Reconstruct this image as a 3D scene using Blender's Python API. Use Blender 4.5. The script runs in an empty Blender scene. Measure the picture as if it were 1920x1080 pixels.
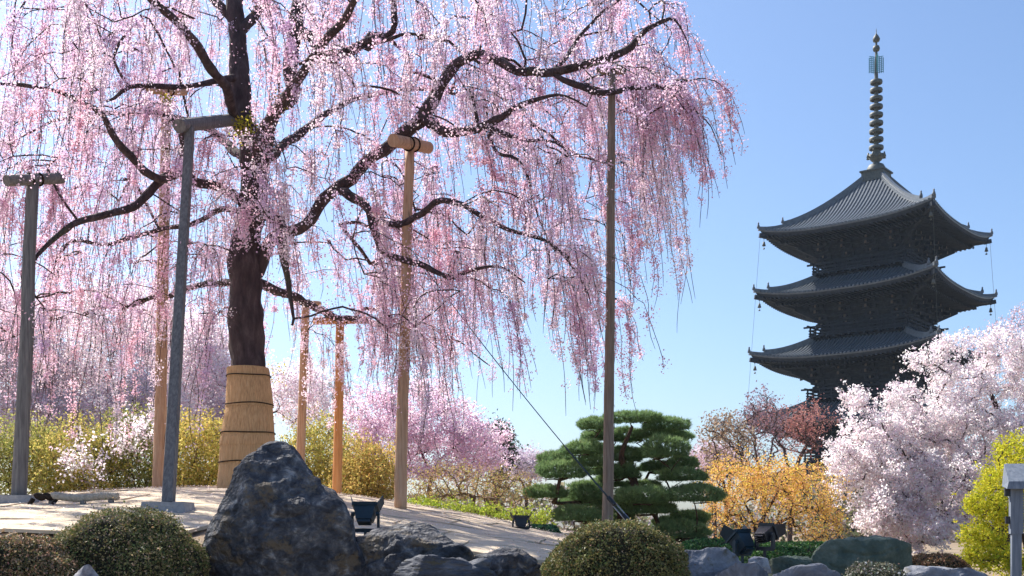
import bpy, math, random
import numpy as np
from mathutils import Vector

# ------------------------------------------------------------------ camera, sky, sun, exposure
sc = bpy.context.scene
COL = sc.collection
F, HY, CZ = 2060.0, 985.0, 1.6          # focal length in photo pixels, horizon row, eye height
cam_d = bpy.data.cameras.new('camera')
cam = bpy.data.objects.new('camera', cam_d)
COL.objects.link(cam)
cam.location = (0, 0, CZ)
cam.rotation_euler = (math.radians(90), 0, 0)
cam_d.sensor_width = 36.0
cam_d.lens = F / 1920 * 36.0
cam_d.shift_y = (HY - 540) / 1920
cam_d.clip_start, cam_d.clip_end = 0.1, 5000
sc.camera = cam

SUN_EL, SUN_AZ = math.radians(47), math.radians(-46)      # azimuth measured from +Y towards +X
w = bpy.data.worlds.new('World')
sc.world = w
w.use_nodes = True
nt = w.node_tree
sky = nt.nodes.new('ShaderNodeTexSky')
sky.sky_type = 'NISHITA'
sky.sun_disc = False
sky.sun_elevation = SUN_EL
sky.sun_rotation = SUN_AZ
sky.air_density, sky.dust_density, sky.ozone_density = 1.0, 1.5, 6.0
bg = nt.nodes['Background']
bg.inputs['Strength'].default_value = 0.084
nt.links.new(sky.outputs[0], bg.inputs['Color'])

sun_d = bpy.data.lights.new('sun', 'SUN')
sun_d.energy, sun_d.angle, sun_d.color = 4.0, math.radians(0.53), (1.0, 0.94, 0.86)
sun = bpy.data.objects.new('sun', sun_d)
COL.objects.link(sun)
sd = Vector((math.cos(SUN_EL) * math.sin(SUN_AZ), math.cos(SUN_EL) * math.cos(SUN_AZ), math.sin(SUN_EL)))
sun.rotation_euler = sd.to_track_quat('Z', 'Y').to_euler()
sun.location = (-20, 20, 40)

vs = sc.view_settings
vs.view_transform, vs.look, vs.exposure, vs.gamma = 'Standard', 'None', 1.18, 1.0
vs.use_curve_mapping = False
sc.render.engine = 'CYCLES'
cy = sc.cycles
cy.max_bounces, cy.diffuse_bounces, cy.glossy_bounces, cy.transmission_bounces, cy.transparent_max_bounces = 7, 5, 2, 4, 4
cy.use_denoising = True

# ------------------------------------------------------------------ helpers
rng = np.random.default_rng(7)
random.seed(7)

def P(px, py, d):
    """photo pixel + distance in metres -> a point in the place"""
    return np.array(((px - 960) / F * d, d, CZ + (HY - py) / F * d))

def nrm(a):
    return a / (np.linalg.norm(a, axis=-1, keepdims=True) + 1e-12)

def _hash(ix, iy, iz, s):
    h = (ix * 374761393 + iy * 668265263 + iz * 2147483647 + s * 1274126177) & 0xffffffff
    h = ((h ^ (h >> 13)) * 1274126177) & 0xffffffff
    h = ((h ^ (h >> 15)) * 2246822519) & 0xffffffff
    return ((h ^ (h >> 16)) & 0xffff) / 32767.5 - 1.0

def noise3(p, s=0):
    p = np.asarray(p, float)
    i = np.floor(p).astype(np.int64)
    f = p - i
    f = f * f * (3 - 2 * f)
    r = 0
    for dx in (0, 1):
        for dy in (0, 1):
            for dz in (0, 1):
                wgt = (f[:, 0] if dx else 1 - f[:, 0]) * (f[:, 1] if dy else 1 - f[:, 1]) * (f[:, 2] if dz else 1 - f[:, 2])
                r = r + wgt * _hash(i[:, 0] + dx, i[:, 1] + dy, i[:, 2] + dz, s)
    return r

def fbm(p, o=4, s=0):
    r, a = 0, 1.0
    p = np.asarray(p, float)
    for k in range(o):
        r = r + a * noise3(p * 2 ** k, s + k)
        a *= .5
    return r

def tag(o, label=None, cat=None, group=None, kind=None):
    if label: o['label'] = label
    if cat: o['category'] = cat
    if group: o['group'] = group
    if kind: o['kind'] = kind
    return o

def empty(name, loc, rz=0):
    o = bpy.data.objects.new(name, None)
    COL.objects.link(o)
    o.location = [float(v) for v in loc]
    o.rotation_euler = (0, 0, rz)
    o.empty_display_size = .1
    return o

def to_mesh(name, v, faces, col=None, smooth=False):
    """faces: list of int arrays, each (n,3) or (n,4)"""
    v = np.asarray(v, np.float32)
    faces = [np.asarray(f, np.int32) for f in faces if len(f)]
    me = bpy.data.meshes.new(name)
    me.vertices.add(len(v))
    me.vertices.foreach_set('co', v.ravel())
    idx = np.concatenate([f.ravel() for f in faces])
    tot = np.concatenate([np.full(len(f), f.shape[1], np.int32) for f in faces])
    me.loops.add(len(idx))
    me.loops.foreach_set('vertex_index', idx)
    me.polygons.add(len(tot))
    st = np.concatenate(([0], np.cumsum(tot)[:-1])).astype(np.int32)
    me.polygons.foreach_set('loop_start', st)
    try:
        me.polygons.foreach_set('loop_total', tot)
    except Exception:
        pass
    me.polygons.foreach_set('use_smooth', np.full(len(tot), smooth, bool))
    if col is not None:
        a = me.color_attributes.new('Col', 'FLOAT_COLOR', 'POINT')
        c = np.ones((len(v), 4), np.float32)
        c[:, :3] = col
        a.data.foreach_set('color', c.ravel())
    me.update()
    me.validate()
    return me

def link(name, me, mat, parent=None):
    o = bpy.data.objects.new(name, me)
    COL.objects.link(o)
    if mat is not None and not me.materials:
        me.materials.append(mat)
    if parent is not None:
        o.parent = parent
    return o

class MB:
    """collects solid pieces of ONE part"""
    def __init__(s):
        s.v, s.q, s.t, s.n = [], [], [], 0
    def add(s, v, q=(), t=()):
        v = np.asarray(v, float).reshape(-1, 3)
        if len(q): s.q.append(np.asarray(q, int).reshape(-1, 4) + s.n)
        if len(t): s.t.append(np.asarray(t, int).reshape(-1, 3) + s.n)
        s.v.append(v); s.n += len(v)
    BOXQ = ((0, 3, 2, 1), (4, 5, 6, 7), (0, 1, 5, 4), (1, 2, 6, 5), (2, 3, 7, 6), (3, 0, 4, 7))
    def box(s, c, size, ax=None, taper=1.0):
        hx, hy, hz = [k / 2 for k in size]
        l = np.array([(-hx, -hy, -hz), (hx, -hy, -hz), (hx, hy, -hz), (-hx, hy, -hz),
                      (-hx * taper, -hy * taper, hz), (hx * taper, -hy * taper, hz), (hx * taper, hy * taper, hz), (-hx * taper, hy * taper, hz)])
        if ax is not None:
            l = l @ np.array(ax, float)
        s.add(l + np.array(c, float), q=s.BOXQ)
    def bar(s, a, b, wd, ht, up=(0, 0, 1), taper=1.0):
        """rectangular bar from a to b"""
        a, b = np.array(a, float), np.array(b, float)
        z = b - a; L = np.linalg.norm(z); z = z / L
        x = np.cross(np.array(up, float), z)
        if np.linalg.norm(x) < 1e-4: x = np.cross((0, 1, 0), z)
        x = nrm(x); y = np.cross(z, x)
        s.box((a + b) / 2, (wd, ht, L), (x, y, z), taper)
    def tube(s, pts, r, n=8, caps=True, rn=0.0, seed=0):
        v, q = tube_geo(pts, r, n, rn, seed)
        m = len(pts)
        t = []
        if caps:
            c0, c1 = len(v), len(v) + 1
            v = np.vstack((v, np.asarray(pts[0])[None], np.asarray(pts[-1])[None]))
            for k in range(n):
                t.append((c0, (k + 1) % n, k)); t.append((c1, (m - 1) * n + k, (m - 1) * n + (k + 1) % n))
        s.add(v, q, t)
    def lathe(s, prof, n=16, c=(0, 0, 0)):
        """prof: (radius, z)"""
        prof = np.array(prof, float); m = len(prof)
        a = np.arange(n) * 2 * math.pi / n
        v = np.stack((prof[:, None, 0] * np.cos(a), prof[:, None, 0] * np.sin(a), np.repeat(prof[:, 1:2], n, 1)), -1).reshape(-1, 3) + np.array(c)
        i = np.arange(m - 1)[:, None] * n; k = np.arange(n)[None]; k2 = (k + 1) % n
        q = np.stack((i + k, i + k2, i + n + k2, i + n + k), -1).reshape(-1, 4)
        s.add(v, q)
    def build(s, name, mat, parent=None, smooth=False, col=None):
        f = []
        if s.q: f.append(np.concatenate(s.q))
        if s.t: f.append(np.concatenate(s.t))
        return link(name, to_mesh(name, np.concatenate(s.v), f, col, smooth), mat, parent)

def tube_geo(pts, r, n=6, rn=0.0, seed=0):
    pts = np.asarray(pts, float); m = len(pts)
    r = np.broadcast_to(np.asarray(r, float), (m,))
    tg = np.gradient(pts, axis=0) if m > 2 else np.repeat((pts[-1] - pts[0])[None], m, 0)
    tg = nrm(tg)
    x = np.cross(tg[0], (0.31, 0.95, 0.05)); x = nrm(x)
    xs = np.empty((m, 3))
    for k in range(m):
        x = x - tg[k] * np.dot(x, tg[k])
        x = x / (np.linalg.norm(x) + 1e-9)
        xs[k] = x
    ys = np.cross(tg, xs)
    a = np.arange(n) * 2 * math.pi / n
    ring = xs[:, None] * np.cos(a)[None, :, None] + ys[:, None] * np.sin(a)[None, :, None]
    rr = np.repeat(r[:, None], n, 1)
    v = (pts[:, None] + ring * rr[..., None]).reshape(-1, 3)
    if rn:
        rr = rr * (1 + rn * fbm(v / (r.mean() * 1.3), 3, seed).reshape(m, n))
        v = (pts[:, None] + ring * rr[..., None]).reshape(-1, 3)
    i = np.arange(m - 1)[:, None] * n; k = np.arange(n)[None]; k2 = (k + 1) % n
    q = np.stack((i + k, i + k2, i + n + k2, i + n + k), -1).reshape(-1, 4)
    return v, q

def catmull(p, step=.12):
    p = np.asarray(p, float)
    e = np.vstack((2 * p[0] - p[1], p, 2 * p[-1] - p[-2]))
    out = []
    for k in range(1, len(e) - 2):
        n = max(2, int(np.linalg.norm(e[k + 1, :3] - e[k, :3]) / step))
        t = np.linspace(0, 1, n, endpoint=False)[:, None]
        out.append(.5 * (2 * e[k] + (e[k + 1] - e[k - 1]) * t + (2 * e[k - 1] - 5 * e[k] + 4 * e[k + 1] - e[k + 2]) * t ** 2
                         + (3 * e[k] - e[k - 1] - 3 * e[k + 1] + e[k + 2]) * t ** 3))
    out.append(p[-1:])
    return np.concatenate(out)

# ------------------------------------------------------------------ materials
def mat_new(name):
    m = bpy.data.materials.new(name)
    m.use_nodes = True
    n = m.node_tree
    return m, n, n.nodes['Principled BSDF'], n.nodes['Material Output']

def noise_mat(name, ramp, scale=6, rough=.8, stretch=(1, 1, 1), bump=.3, bscale=None, detail=8, spec=.3, dist=.02, second=None, metallic=0, warp=0):
    m, t, b, out = mat_new(name)
    N, L = t.nodes, t.links
    tc = N.new('ShaderNodeTexCoord'); mp = N.new('ShaderNodeMapping')
    mp.inputs['Scale'].default_value = stretch
    L.new(tc.outputs['Object'], mp.inputs[0])
    nz = N.new('ShaderNodeTexNoise'); nz.inputs['Scale'].default_value = scale; nz.inputs['Detail'].default_value = detail
    nz.inputs['Roughness'].default_value = .65; nz.inputs['Distortion'].default_value = warp
    L.new(mp.outputs[0], nz.inputs['Vector'])
    rp = N.new('ShaderNodeValToRGB')
    el = rp.color_ramp.elements
    while len(el) < len(ramp): el.new(.5)
    for e, (p, c) in zip(el, ramp):
        e.position = p; e.color = (*c, 1)
    L.new(nz.outputs[0], rp.inputs[0])
    colo = rp.outputs[0]
    if second:                                        # (scale, threshold low, high, colour): patches with a shape of their own
        n2 = N.new('ShaderNodeTexNoise'); n2.inputs['Scale'].default_value = second[0]; n2.inputs['Detail'].default_value = 6
        n2.inputs['Roughness'].default_value = .7
        L.new(mp.outputs[0], n2.inputs['Vector'])
        r2 = N.new('ShaderNodeMapRange'); r2.inputs[1].default_value = second[1]; r2.inputs[2].default_value = second[2]
        L.new(n2.outputs[0], r2.inputs[0])
        mx = N.new('ShaderNodeMix'); mx.data_type = 'RGBA'
        L.new(r2.outputs[0], mx.inputs[0]); L.new(colo, mx.inputs[6]); mx.inputs[7].default_value = (*second[3], 1)
        colo = mx.outputs[2]
    L.new(colo, b.inputs['Base Color'])
    b.inputs['Roughness'].default_value = rough
    b.inputs['Specular IOR Level'].default_value = spec
    b.inputs['Metallic'].default_value = metallic
    if bump:
        nb = N.new('ShaderNodeTexNoise'); nb.inputs['Scale'].default_value = bscale or scale * 4; nb.inputs['Detail'].default_value = 8
        L.new(mp.outputs[0], nb.inputs['Vector'])
        bp = N.new('ShaderNodeBump'); bp.inputs['Strength'].default_value = bump; bp.inputs['Distance'].default_value = dist
        L.new(nb.outputs[0], bp.inputs['Height']); L.new(bp.outputs[0], b.inputs['Normal'])
    return m

def leaf_mat(name, trans=.5, gloss=0.0):
    m, t, b, out = mat_new(name)
    N, L = t.nodes, t.links
    at = N.new('ShaderNodeAttribute'); at.attribute_name = 'Col'
    df = N.new('ShaderNodeBsdfDiffuse'); tr = N.new('ShaderNodeBsdfTranslucent'); mx = N.new('ShaderNodeMixShader')
    mx.inputs[0].default_value = trans
    L.new(at.outputs[0], df.inputs[0]); L.new(at.outputs[0], tr.inputs[0])
    L.new(df.outputs[0], mx.inputs[1]); L.new(tr.outputs[0], mx.inputs[2])
    sh = mx.outputs[0]
    if gloss:
        gl = N.new('ShaderNodeBsdfGlossy'); gl.inputs['Roughness'].default_value = .38
        m2 = N.new('ShaderNodeMixShader'); m2.inputs[0].default_value = gloss
        L.new(sh, m2.inputs[1]); L.new(gl.outputs[0], m2.inputs[2]); sh = m2.outputs[0]
    N.remove(b)
    L.new(sh, out.inputs['Surface'])
    return m

M = {}
M['petal'] = leaf_mat('petal', .58)
M['thin_petal'] = leaf_mat('thin_petal', .74)
M['leaf'] = leaf_mat('leaf', .5)
M['waxy_leaf'] = leaf_mat('waxy_leaf', .25, .03)
M['needle'] = leaf_mat('needle', .4, .02)
M['bark'] = noise_mat('cherry_bark', [(.3, (.024, .016, .018)), (.55, (.075, .052, .053)), (.75, (.16, .12, .115))], 9, .9, (1, 1, .35), .9, 30, dist=.03,
                      second=(2.2, .6, .72, (.10, .11, .055)))
M['twig'] = noise_mat('twig_bark', [(.3, (.035, .022, .02)), (.7, (.09, .06, .05))], 5, .85, bump=0)
M['pale_twig'] = noise_mat('pale_twig', [(.3, (.12, .075, .05)), (.7, (.26, .18, .12))], 5, .85, bump=0)
M['pine_bark'] = noise_mat('pine_bark', [(.3, (.03, .02, .015)), (.7, (.12, .07, .045))], 14, .95, bump=.6)
M['straw'] = noise_mat('straw_matting', [(.25, (.32, .18, .08)), (.5, (.60, .37, .18)), (.75, (.76, .53, .30))], 7, .85, (14, 14, .55), .8, 14, dist=.015)
M['rope'] = noise_mat('palm_rope', [(.3, (.01, .007, .005)), (.7, (.05, .03, .02))], 40, .95, bump=.5)
M['grey_wood'] = noise_mat('weathered_grey_wood', [(.25, (.07, .065, .062)), (.5, (.17, .16, .155)), (.78, (.30, .28, .26))], 5, .85, (9, 9, .5), .5, 16, dist=.01)
M['brown_wood'] = noise_mat('weathered_brown_wood', [(.25, (.12, .085, .06)), (.5, (.24, .18, .135)), (.78, (.36, .29, .23))], 5, .8, (9, 9, .5), .4, 16, dist=.01)
M['tan_wood'] = noise_mat('fresh_tan_wood', [(.25, (.30, .17, .09)), (.5, (.50, .31, .19)), (.78, (.64, .45, .30))], 5, .75, (8, 8, .4), .3, 16, dist=.008)
M['orange_wood'] = noise_mat('fresh_orange_wood', [(.25, (.38, .15, .05)), (.5, (.58, .27, .10)), (.78, (.68, .38, .17))], 5, .75, (8, 8, .4), .3, 16, dist=.008)
M['footing'] = noise_mat('footing_stone', [(.3, (.24, .24, .25)), (.7, (.42, .42, .42))], 12, .9, bump=.4)
M['rock_dark'] = noise_mat('dark_rock', [(.32, (.02, .022, .028)), (.47, (.058, .061, .072)), (.58, (.12, .122, .13)), (.72, (.40, .39, .37))], 9, .75, bump=1.0, bscale=22, dist=.06,
                           second=(4, .54, .62, (.15, .12, .085)), warp=.4)
M['rock_slab'] = noise_mat('layered_slate', [(.3, (.03, .034, .043)), (.5, (.085, .092, .11)), (.72, (.22, .23, .25))], 4, .8, (1, 1, 3.5), bump=1.0, bscale=9, dist=.05, second=(5, .56, .66, (.10, .09, .06)), warp=.4)
M['rock_grey'] = noise_mat('grey_rock', [(.3, (.07, .075, .09)), (.5, (.19, .20, .225)), (.72, (.36, .36, .37))], 4, .85, bump=.9, bscale=12, dist=.04,
                           second=(6, .6, .7, (.12, .105, .07)), warp=.5)
M['rock_moss'] = noise_mat('mossy_rock', [(.3, (.04, .06, .055)), (.5, (.09, .12, .095)), (.75, (.20, .22, .17))], 5, .9, bump=.8, bscale=14, dist=.04)
M['rock_white'] = noise_mat('pale_rock', [(.35, (.10, .10, .12)), (.5, (.4, .39, .4)), (.7, (.62, .6, .6))], 5, .85, bump=.8, bscale=14, dist=.04)
M['soil'] = noise_mat('dry_ground', [(.3, (.16, .115, .075)), (.5, (.27, .20, .135)), (.75, (.38, .30, .21))], 1.4, .95, bump=.5, bscale=18, dist=.03,
                      second=(.5, .52, .66, (.13, .13, .05)))
M['mat'] = noise_mat('straw_ground_mat', [(.25, (.44, .34, .22)), (.5, (.64, .52, .37)), (.75, (.78, .67, .52))], 2.2, .9, (1, 3.2, 1), .6, 26, dist=.012,
                     second=(1.3, .55, .75, (.46, .34, .23)))
M['tile'] = noise_mat('grey_roof_tile', [(.3, (.08, .095, .11)), (.7, (.155, .175, .195))], 3, .4, bump=.15, bscale=10, spec=.45)
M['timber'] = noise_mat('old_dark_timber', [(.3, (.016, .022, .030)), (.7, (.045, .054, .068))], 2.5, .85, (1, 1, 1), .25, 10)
M['timber_pale'] = noise_mat('worn_beam_ends', [(.3, (.07, .06, .05)), (.7, (.15, .13, .11))], 3, .85, bump=.2)
M['bronze'] = noise_mat('aged_bronze', [(.3, (.05, .06, .055)), (.7, (.13, .14, .12))], 4, .6, bump=.2, spec=.5)
M['verdigris'] = noise_mat('verdigris', [(.3, (.06, .22, .26)), (.7, (.12, .36, .40))], 4, .6, bump=.1)
M['black_metal'] = noise_mat('black_painted_metal', [(.3, (.008, .010, .014)), (.7, (.022, .026, .034))], 9, .45, bump=.1, spec=.5)
M['blue_metal'] = noise_mat('dark_blue_green_metal', [(.3, (.005, .020, .032)), (.7, (.010, .036, .055))], 9, .45, bump=.1, spec=.5)
M['glass'] = noise_mat('lamp_glass', [(.3, (.02, .022, .025)), (.7, (.03, .032, .036))], 3, .08, bump=0, spec=.6)
M['steel'] = noise_mat('steel', [(.3, (.35, .35, .36)), (.7, (.55, .55, .55))], 9, .35, bump=.1, metallic=.9)
M['cable'] = noise_mat('dark_green_cable', [(.3, (.02, .035, .035)), (.7, (.05, .075, .075))], 30, .6, bump=.2)
M['grey_paint'] = noise_mat('blue_grey_lamp_wood', [(.25, (.10, .125, .16)), (.5, (.17, .20, .245)), (.8, (.28, .30, .33))], 5, .7, (8, 8, .6), .3, 16, dist=.006)
M['white_rope'] = noise_mat('white_rope', [(.3, (.34, .29, .22)), (.7, (.60, .54, .45))], 40, .9, bump=.4)
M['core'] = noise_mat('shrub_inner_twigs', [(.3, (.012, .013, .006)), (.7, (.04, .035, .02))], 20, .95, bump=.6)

# ------------------------------------------------------------------ ground with the mound
def g(x, y):
    x, y = np.asarray(x, float), np.asarray(y, float)
    sx = np.where(x > -4.2, 4.0, 4.8)
    sy = np.where(y < 16.5, 6.0, 7.0)
    m = .92 + 1.2 * np.exp(-(x + 4.2) ** 2 / (2 * sx ** 2) - (y - 16.5) ** 2 / (2 * sy ** 2))
    t = np.clip((y - 7.9) / 1.5, 0, 1); t = t * t * (3 - 2 * t)
    far = np.clip((y - 24) / 30, 0, 1)
    return m * t * (1 - .75 * far)

def GZ(x, y):
    return float(g(x, y))

xs = np.concatenate((np.linspace(-420, -60, 8), np.linspace(-50, -14, 10), np.linspace(-12, 14, 105), np.linspace(16, 70, 14), np.linspace(90, 420, 8)))
ys = np.concatenate((np.linspace(-40, 4, 8), np.linspace(5, 26, 90), np.linspace(28, 60, 14), np.linspace(70, 200, 10), np.linspace(240, 700, 8)))
gx, gy = np.meshgrid(xs, ys)
gz = g(gx, gy)
near = (gy > 5) & (gy < 26) & (np.abs(gx) < 14)
gz = gz + np.where(near, .018 * fbm(np.stack((gx.ravel() * 1.7, gy.ravel() * 1.7, 0 * gx.ravel()), 1), 3, 4).reshape(gx.shape), 0)
nx = len(xs)
ii = (np.arange(len(ys) - 1)[:, None] * nx + np.arange(nx - 1)[None]).ravel()
ground = link('ground', to_mesh('ground', np.stack((gx, gy, gz), -1).reshape(-1, 3), [np.stack((ii, ii + 1, ii + nx + 1, ii + nx), -1)], smooth=True), M['soil'])
tag(ground, 'dry brown ground rising to a low mound under the weeping cherry', kind='structure')

# straw mats laid over the mound, strip by strip
rot = math.radians(-7)
ca, sa = math.cos(rot), math.sin(rot)
for r in range(11):
    off = rng.uniform(0, 1.5)
    wid = .86
    for c in range(8):
        ln = 1.55
        cx = -8.6 + off + c * ln; cyy = 9.0 + r * wid
        if c == 7 and r > 6: continue
        U, V = np.meshgrid(np.linspace(-.5, .5, 10), np.linspace(-.5, .5, 6))
        lx = U * (ln - .022 - rng.uniform(0, .03)); ly = V * (wid - .024 - rng.uniform(0, .03))
        sk = rng.uniform(-.02, .02)
        X0, Y0 = cx + lx + sk * ly, cyy + ly + sk * lx
        X = -4 + (X0 + 4) * ca - (Y0 - 13) * sa; Y = 13 + (X0 + 4) * sa + (Y0 - 13) * ca
        if X.mean() > 1.3 or Y.mean() < 9.75: continue
        Z = g(X, Y) + .034 + .012 * fbm(np.stack((X.ravel() * 2.3, Y.ravel() * 2.3, np.full(X.size, r * 9. + c)), 1), 3, 9).reshape(X.shape) + .008 * rng.random()
        Z = Z + .014 * rng.random() * np.clip(abs(U) * 2 - .7, 0, 1)
        top = np.stack((X, Y, Z), -1).reshape(-1, 3)
        bot = top - (0, 0, .03)
        k = (np.arange(5)[:, None] * 10 + np.arange(9)[None]).ravel()
        q = [np.stack((k, k + 1, k + 11, k + 10), -1)]
        ed = np.concatenate((np.arange(10), np.arange(1, 6) * 10 + 9, 50 + np.arange(8, -1, -1), np.arange(4, 0, -1) * 10))
        e2 = np.roll(ed, -1)
        q.append(np.stack((ed + 60, e2 + 60, e2, ed), -1))
        link('ground_mat', to_mesh('ground_mat', np.vstack((top, bot)), q, smooth=False), M['mat'], ground)

# ------------------------------------------------------------------ plant growing tools
def scatter_cards(pos, size, col, flat=None, aspect=.6, fold=.25):
    """rhombic leaves, two triangles each, slightly folded"""
    n = len(pos)
    a = nrm(rng.normal(size=(n, 3)))
    if flat is not None:
        a = nrm(a + flat)
    u = nrm(np.cross(a, rng.normal(size=(n, 3))))
    v = np.cross(a, u)
    s = np.broadcast_to(size, (n,))[:, None] * rng.uniform(.7, 1.25, (n, 1))
    vv = np.stack((pos - u * s * .5, pos + v * s * .5 * aspect - a * s * fold * .4, pos + u * s * .5, pos - v * s * .5 * aspect - a * s * fold * .4), 1).reshape(-1, 3)
    i = np.arange(n)[:, None] * 4
    t = np.concatenate((i + np.array([[0, 1, 2]]), i + np.array([[0, 2, 3]])))
    return vv, t, np.repeat(col, 4, 0)

def scatter_flowers(pos, size, col):
    """five-petalled cups: five triangles each"""
    n = len(pos)
    a = nrm(rng.normal(size=(n, 3)) + np.array((0, 0, -.35)))
    u = nrm(np.cross(a, rng.normal(size=(n, 3))))
    v = np.cross(a, u)
    s = np.broadcast_to(size, (n,))[:, None] * rng.uniform(.75, 1.2, (n, 1)) * .5
    vv = np.empty((n, 6, 3))
    vv[:, 0] = pos - a * s * .45
    for k in range(5):
        th = k * 2 * math.pi / 5
        vv[:, k + 1] = pos + (u * math.cos(th) + v * math.sin(th)) * s * rng.uniform(.8, 1.1, (n, 1))
    i = np.arange(n)[:, None] * 6
    t = np.concatenate([i + np.array([[0, k + 1, (k + 1) % 5 + 1]]) for k in range(5)])
    c = np.repeat(col[:, None], 6, 1).copy()
    c[:, 0] *= np.array((.92, .70, .78))
    return vv.reshape(-1, 3), t, c.reshape(-1, 3)

def pick_cols(n, cols, wts, jit=.12):
    cols = np.array(cols)
    k = rng.choice(len(cols), n, p=np.array(wts) / sum(wts))
    return np.clip(cols[k] * (1 + rng.normal(0, jit, (n, 1))) * (1 + rng.normal(0, jit * .3, (n, 3))), .004, .92)

class Grow:
    """branch skeleton: every target is tied to the nearest wood by an arching shoot"""
    def __init__(s, cap=60000):
        s.p = np.zeros((cap, 3)); s.par = np.full(cap, -1); s.r = np.zeros(cap); s.open = np.zeros(cap, bool); s.part = np.zeros(cap, int); s.n = 0
    def chain(s, pts, parent=-1, rmin=0.0, opened=True, part=-1):
        pts = np.asarray(pts); rmin = np.broadcast_to(rmin, (len(pts),))
        for k in range(len(pts)):
            i = s.n
            s.p[i] = pts[k]; s.par[i] = parent; s.r[i] = rmin[k]; s.open[i] = opened; s.part[i] = part
            parent = i; s.n += 1
        return parent
    def nearest(s, t, below=0.0, lat=1.0):
        d = s.p[:s.n] - t
        c = np.sqrt((d[:, :2] ** 2).sum(1) * lat + d[:, 2] ** 2) + below * np.maximum(0, d[:, 2]) + 1e9 * (~s.open[:s.n])
        return int(np.argmin(c))
    def tie(s, t, arch=.25, below=0.0, step=.22, wob=.04, lat=1.0):
        i = s.nearest(t, below, lat)
        a = s.p[i]; L = np.linalg.norm(t - a)
        if L < .03: return i
        d0 = s.p[i] - s.p[s.par[i]] if s.par[i] >= 0 else np.array((0, 0, 1.))
        d0 = d0 / (np.linalg.norm(d0) + 1e-9)
        c = (a + t) / 2 + d0 * L * .18 + np.array((0, 0, arch * L)) + rng.normal(0, wob * L, 3)
        m = max(2, int(L / step) + 1)
        u = np.linspace(0, 1, m + 1)[1:, None]
        pts = (1 - u) ** 2 * a + 2 * u * (1 - u) * c + u ** 2 * t
        pts = pts + rng.normal(0, wob * .12 * min(L, 1.0), pts.shape)
        return s.chain(pts, i)
    def radii(s, tip=.004, e=2.4):
        acc = np.zeros(s.n)
        for i in range(s.n - 1, -1, -1):
            own = acc[i] ** (1 / e) if acc[i] > 0 else tip
            s.r[i] = max(s.r[i], own) if s.part[i] < 0 else s.r[i]
            if s.par[i] >= 0: acc[s.par[i]] += max(own, tip) ** e
    def tubes(s, skip_parts=True, cap_r=.2, thin=3):
        kids = {}
        for i in range(s.n):
            if s.par[i] >= 0: kids.setdefault(s.par[i], []).append(i)
        V, Q, off = [], [], 0
        done = np.zeros(s.n, bool)
        for i in range(s.n):
            if done[i] or (skip_parts and s.part[i] >= 0): continue
            ch = [i]; done[i] = True
            while ch[-1] in kids:
                ks = [k for k in kids[ch[-1]] if not done[k] and not (skip_parts and s.part[k] >= 0)]
                if not ks: break
                k = max(ks, key=lambda a: s.r[a])
                ch.append(k); done[k] = True
            pts, rr = s.p[ch], s.r[ch]
            if s.par[i] >= 0:
                pts = np.vstack((s.p[s.par[i]][None], pts)); rr = np.concatenate((rr[:1], rr))
            if len(pts) < 2: continue
            n = 8 if rr.max() > .05 else (5 if rr.max() > .018 else thin)
            rr = np.minimum(rr, cap_r).copy(); rr[-1] *= .6
            v, q = tube_geo(pts, rr, n)
            V.append(v); Q.append(q + off); off += len(v)
        return np.concatenate(V), np.concatenate(Q)

# ------------------------------------------------------------------ the weeping cherry
TD = 15.0
tree_base = np.array((P(462, 925, TD)[0], TD, 0)); tree_base[2] = GZ(*tree_base[:2])
tree = empty('weeping_cherry_tree', tree_base)
tag(tree, 'large weeping cherry with dark trunk and long hanging strands of pink blossom', 'tree')

G = Grow()
parts = []                                            # (name, fine points, radii)
def limb(pts, name='limb', wob=.04, tie=True):
    """pts: (px, py, distance, radius)"""
    a = np.array([(*P(x, y, d), r) for x, y, d, r in pts])
    c = catmull(a, .10)
    c[1:-1, :3] += wob * np.stack([fbm(c[1:-1, :3] * 2.2 + 17 * k, 2, 40 + k) for k in range(3)], -1)
    c[:, 3] = np.maximum(c[:, 3] * (1 if name == 'trunk' else .86), .006)
    pi = len(parts)
    parent = -1
    if tie and G.n:
        parent = int(np.argmin(((G.p[:G.n] - c[0, :3]) ** 2).sum(1)))
        c = np.vstack((np.append(G.p[parent], c[0, 3]), c))
    parts.append((name, c[:, :3].copy(), c[:, 3].copy()))
    k = c[::2] if len(c) > 3 else c
    if name == 'trunk':
        G.chain(k[:, :3], parent, k[:, 3], True, pi)
    else:
        G.chain(k[1:, :3], parent, k[1:, 3], True, pi)

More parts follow.
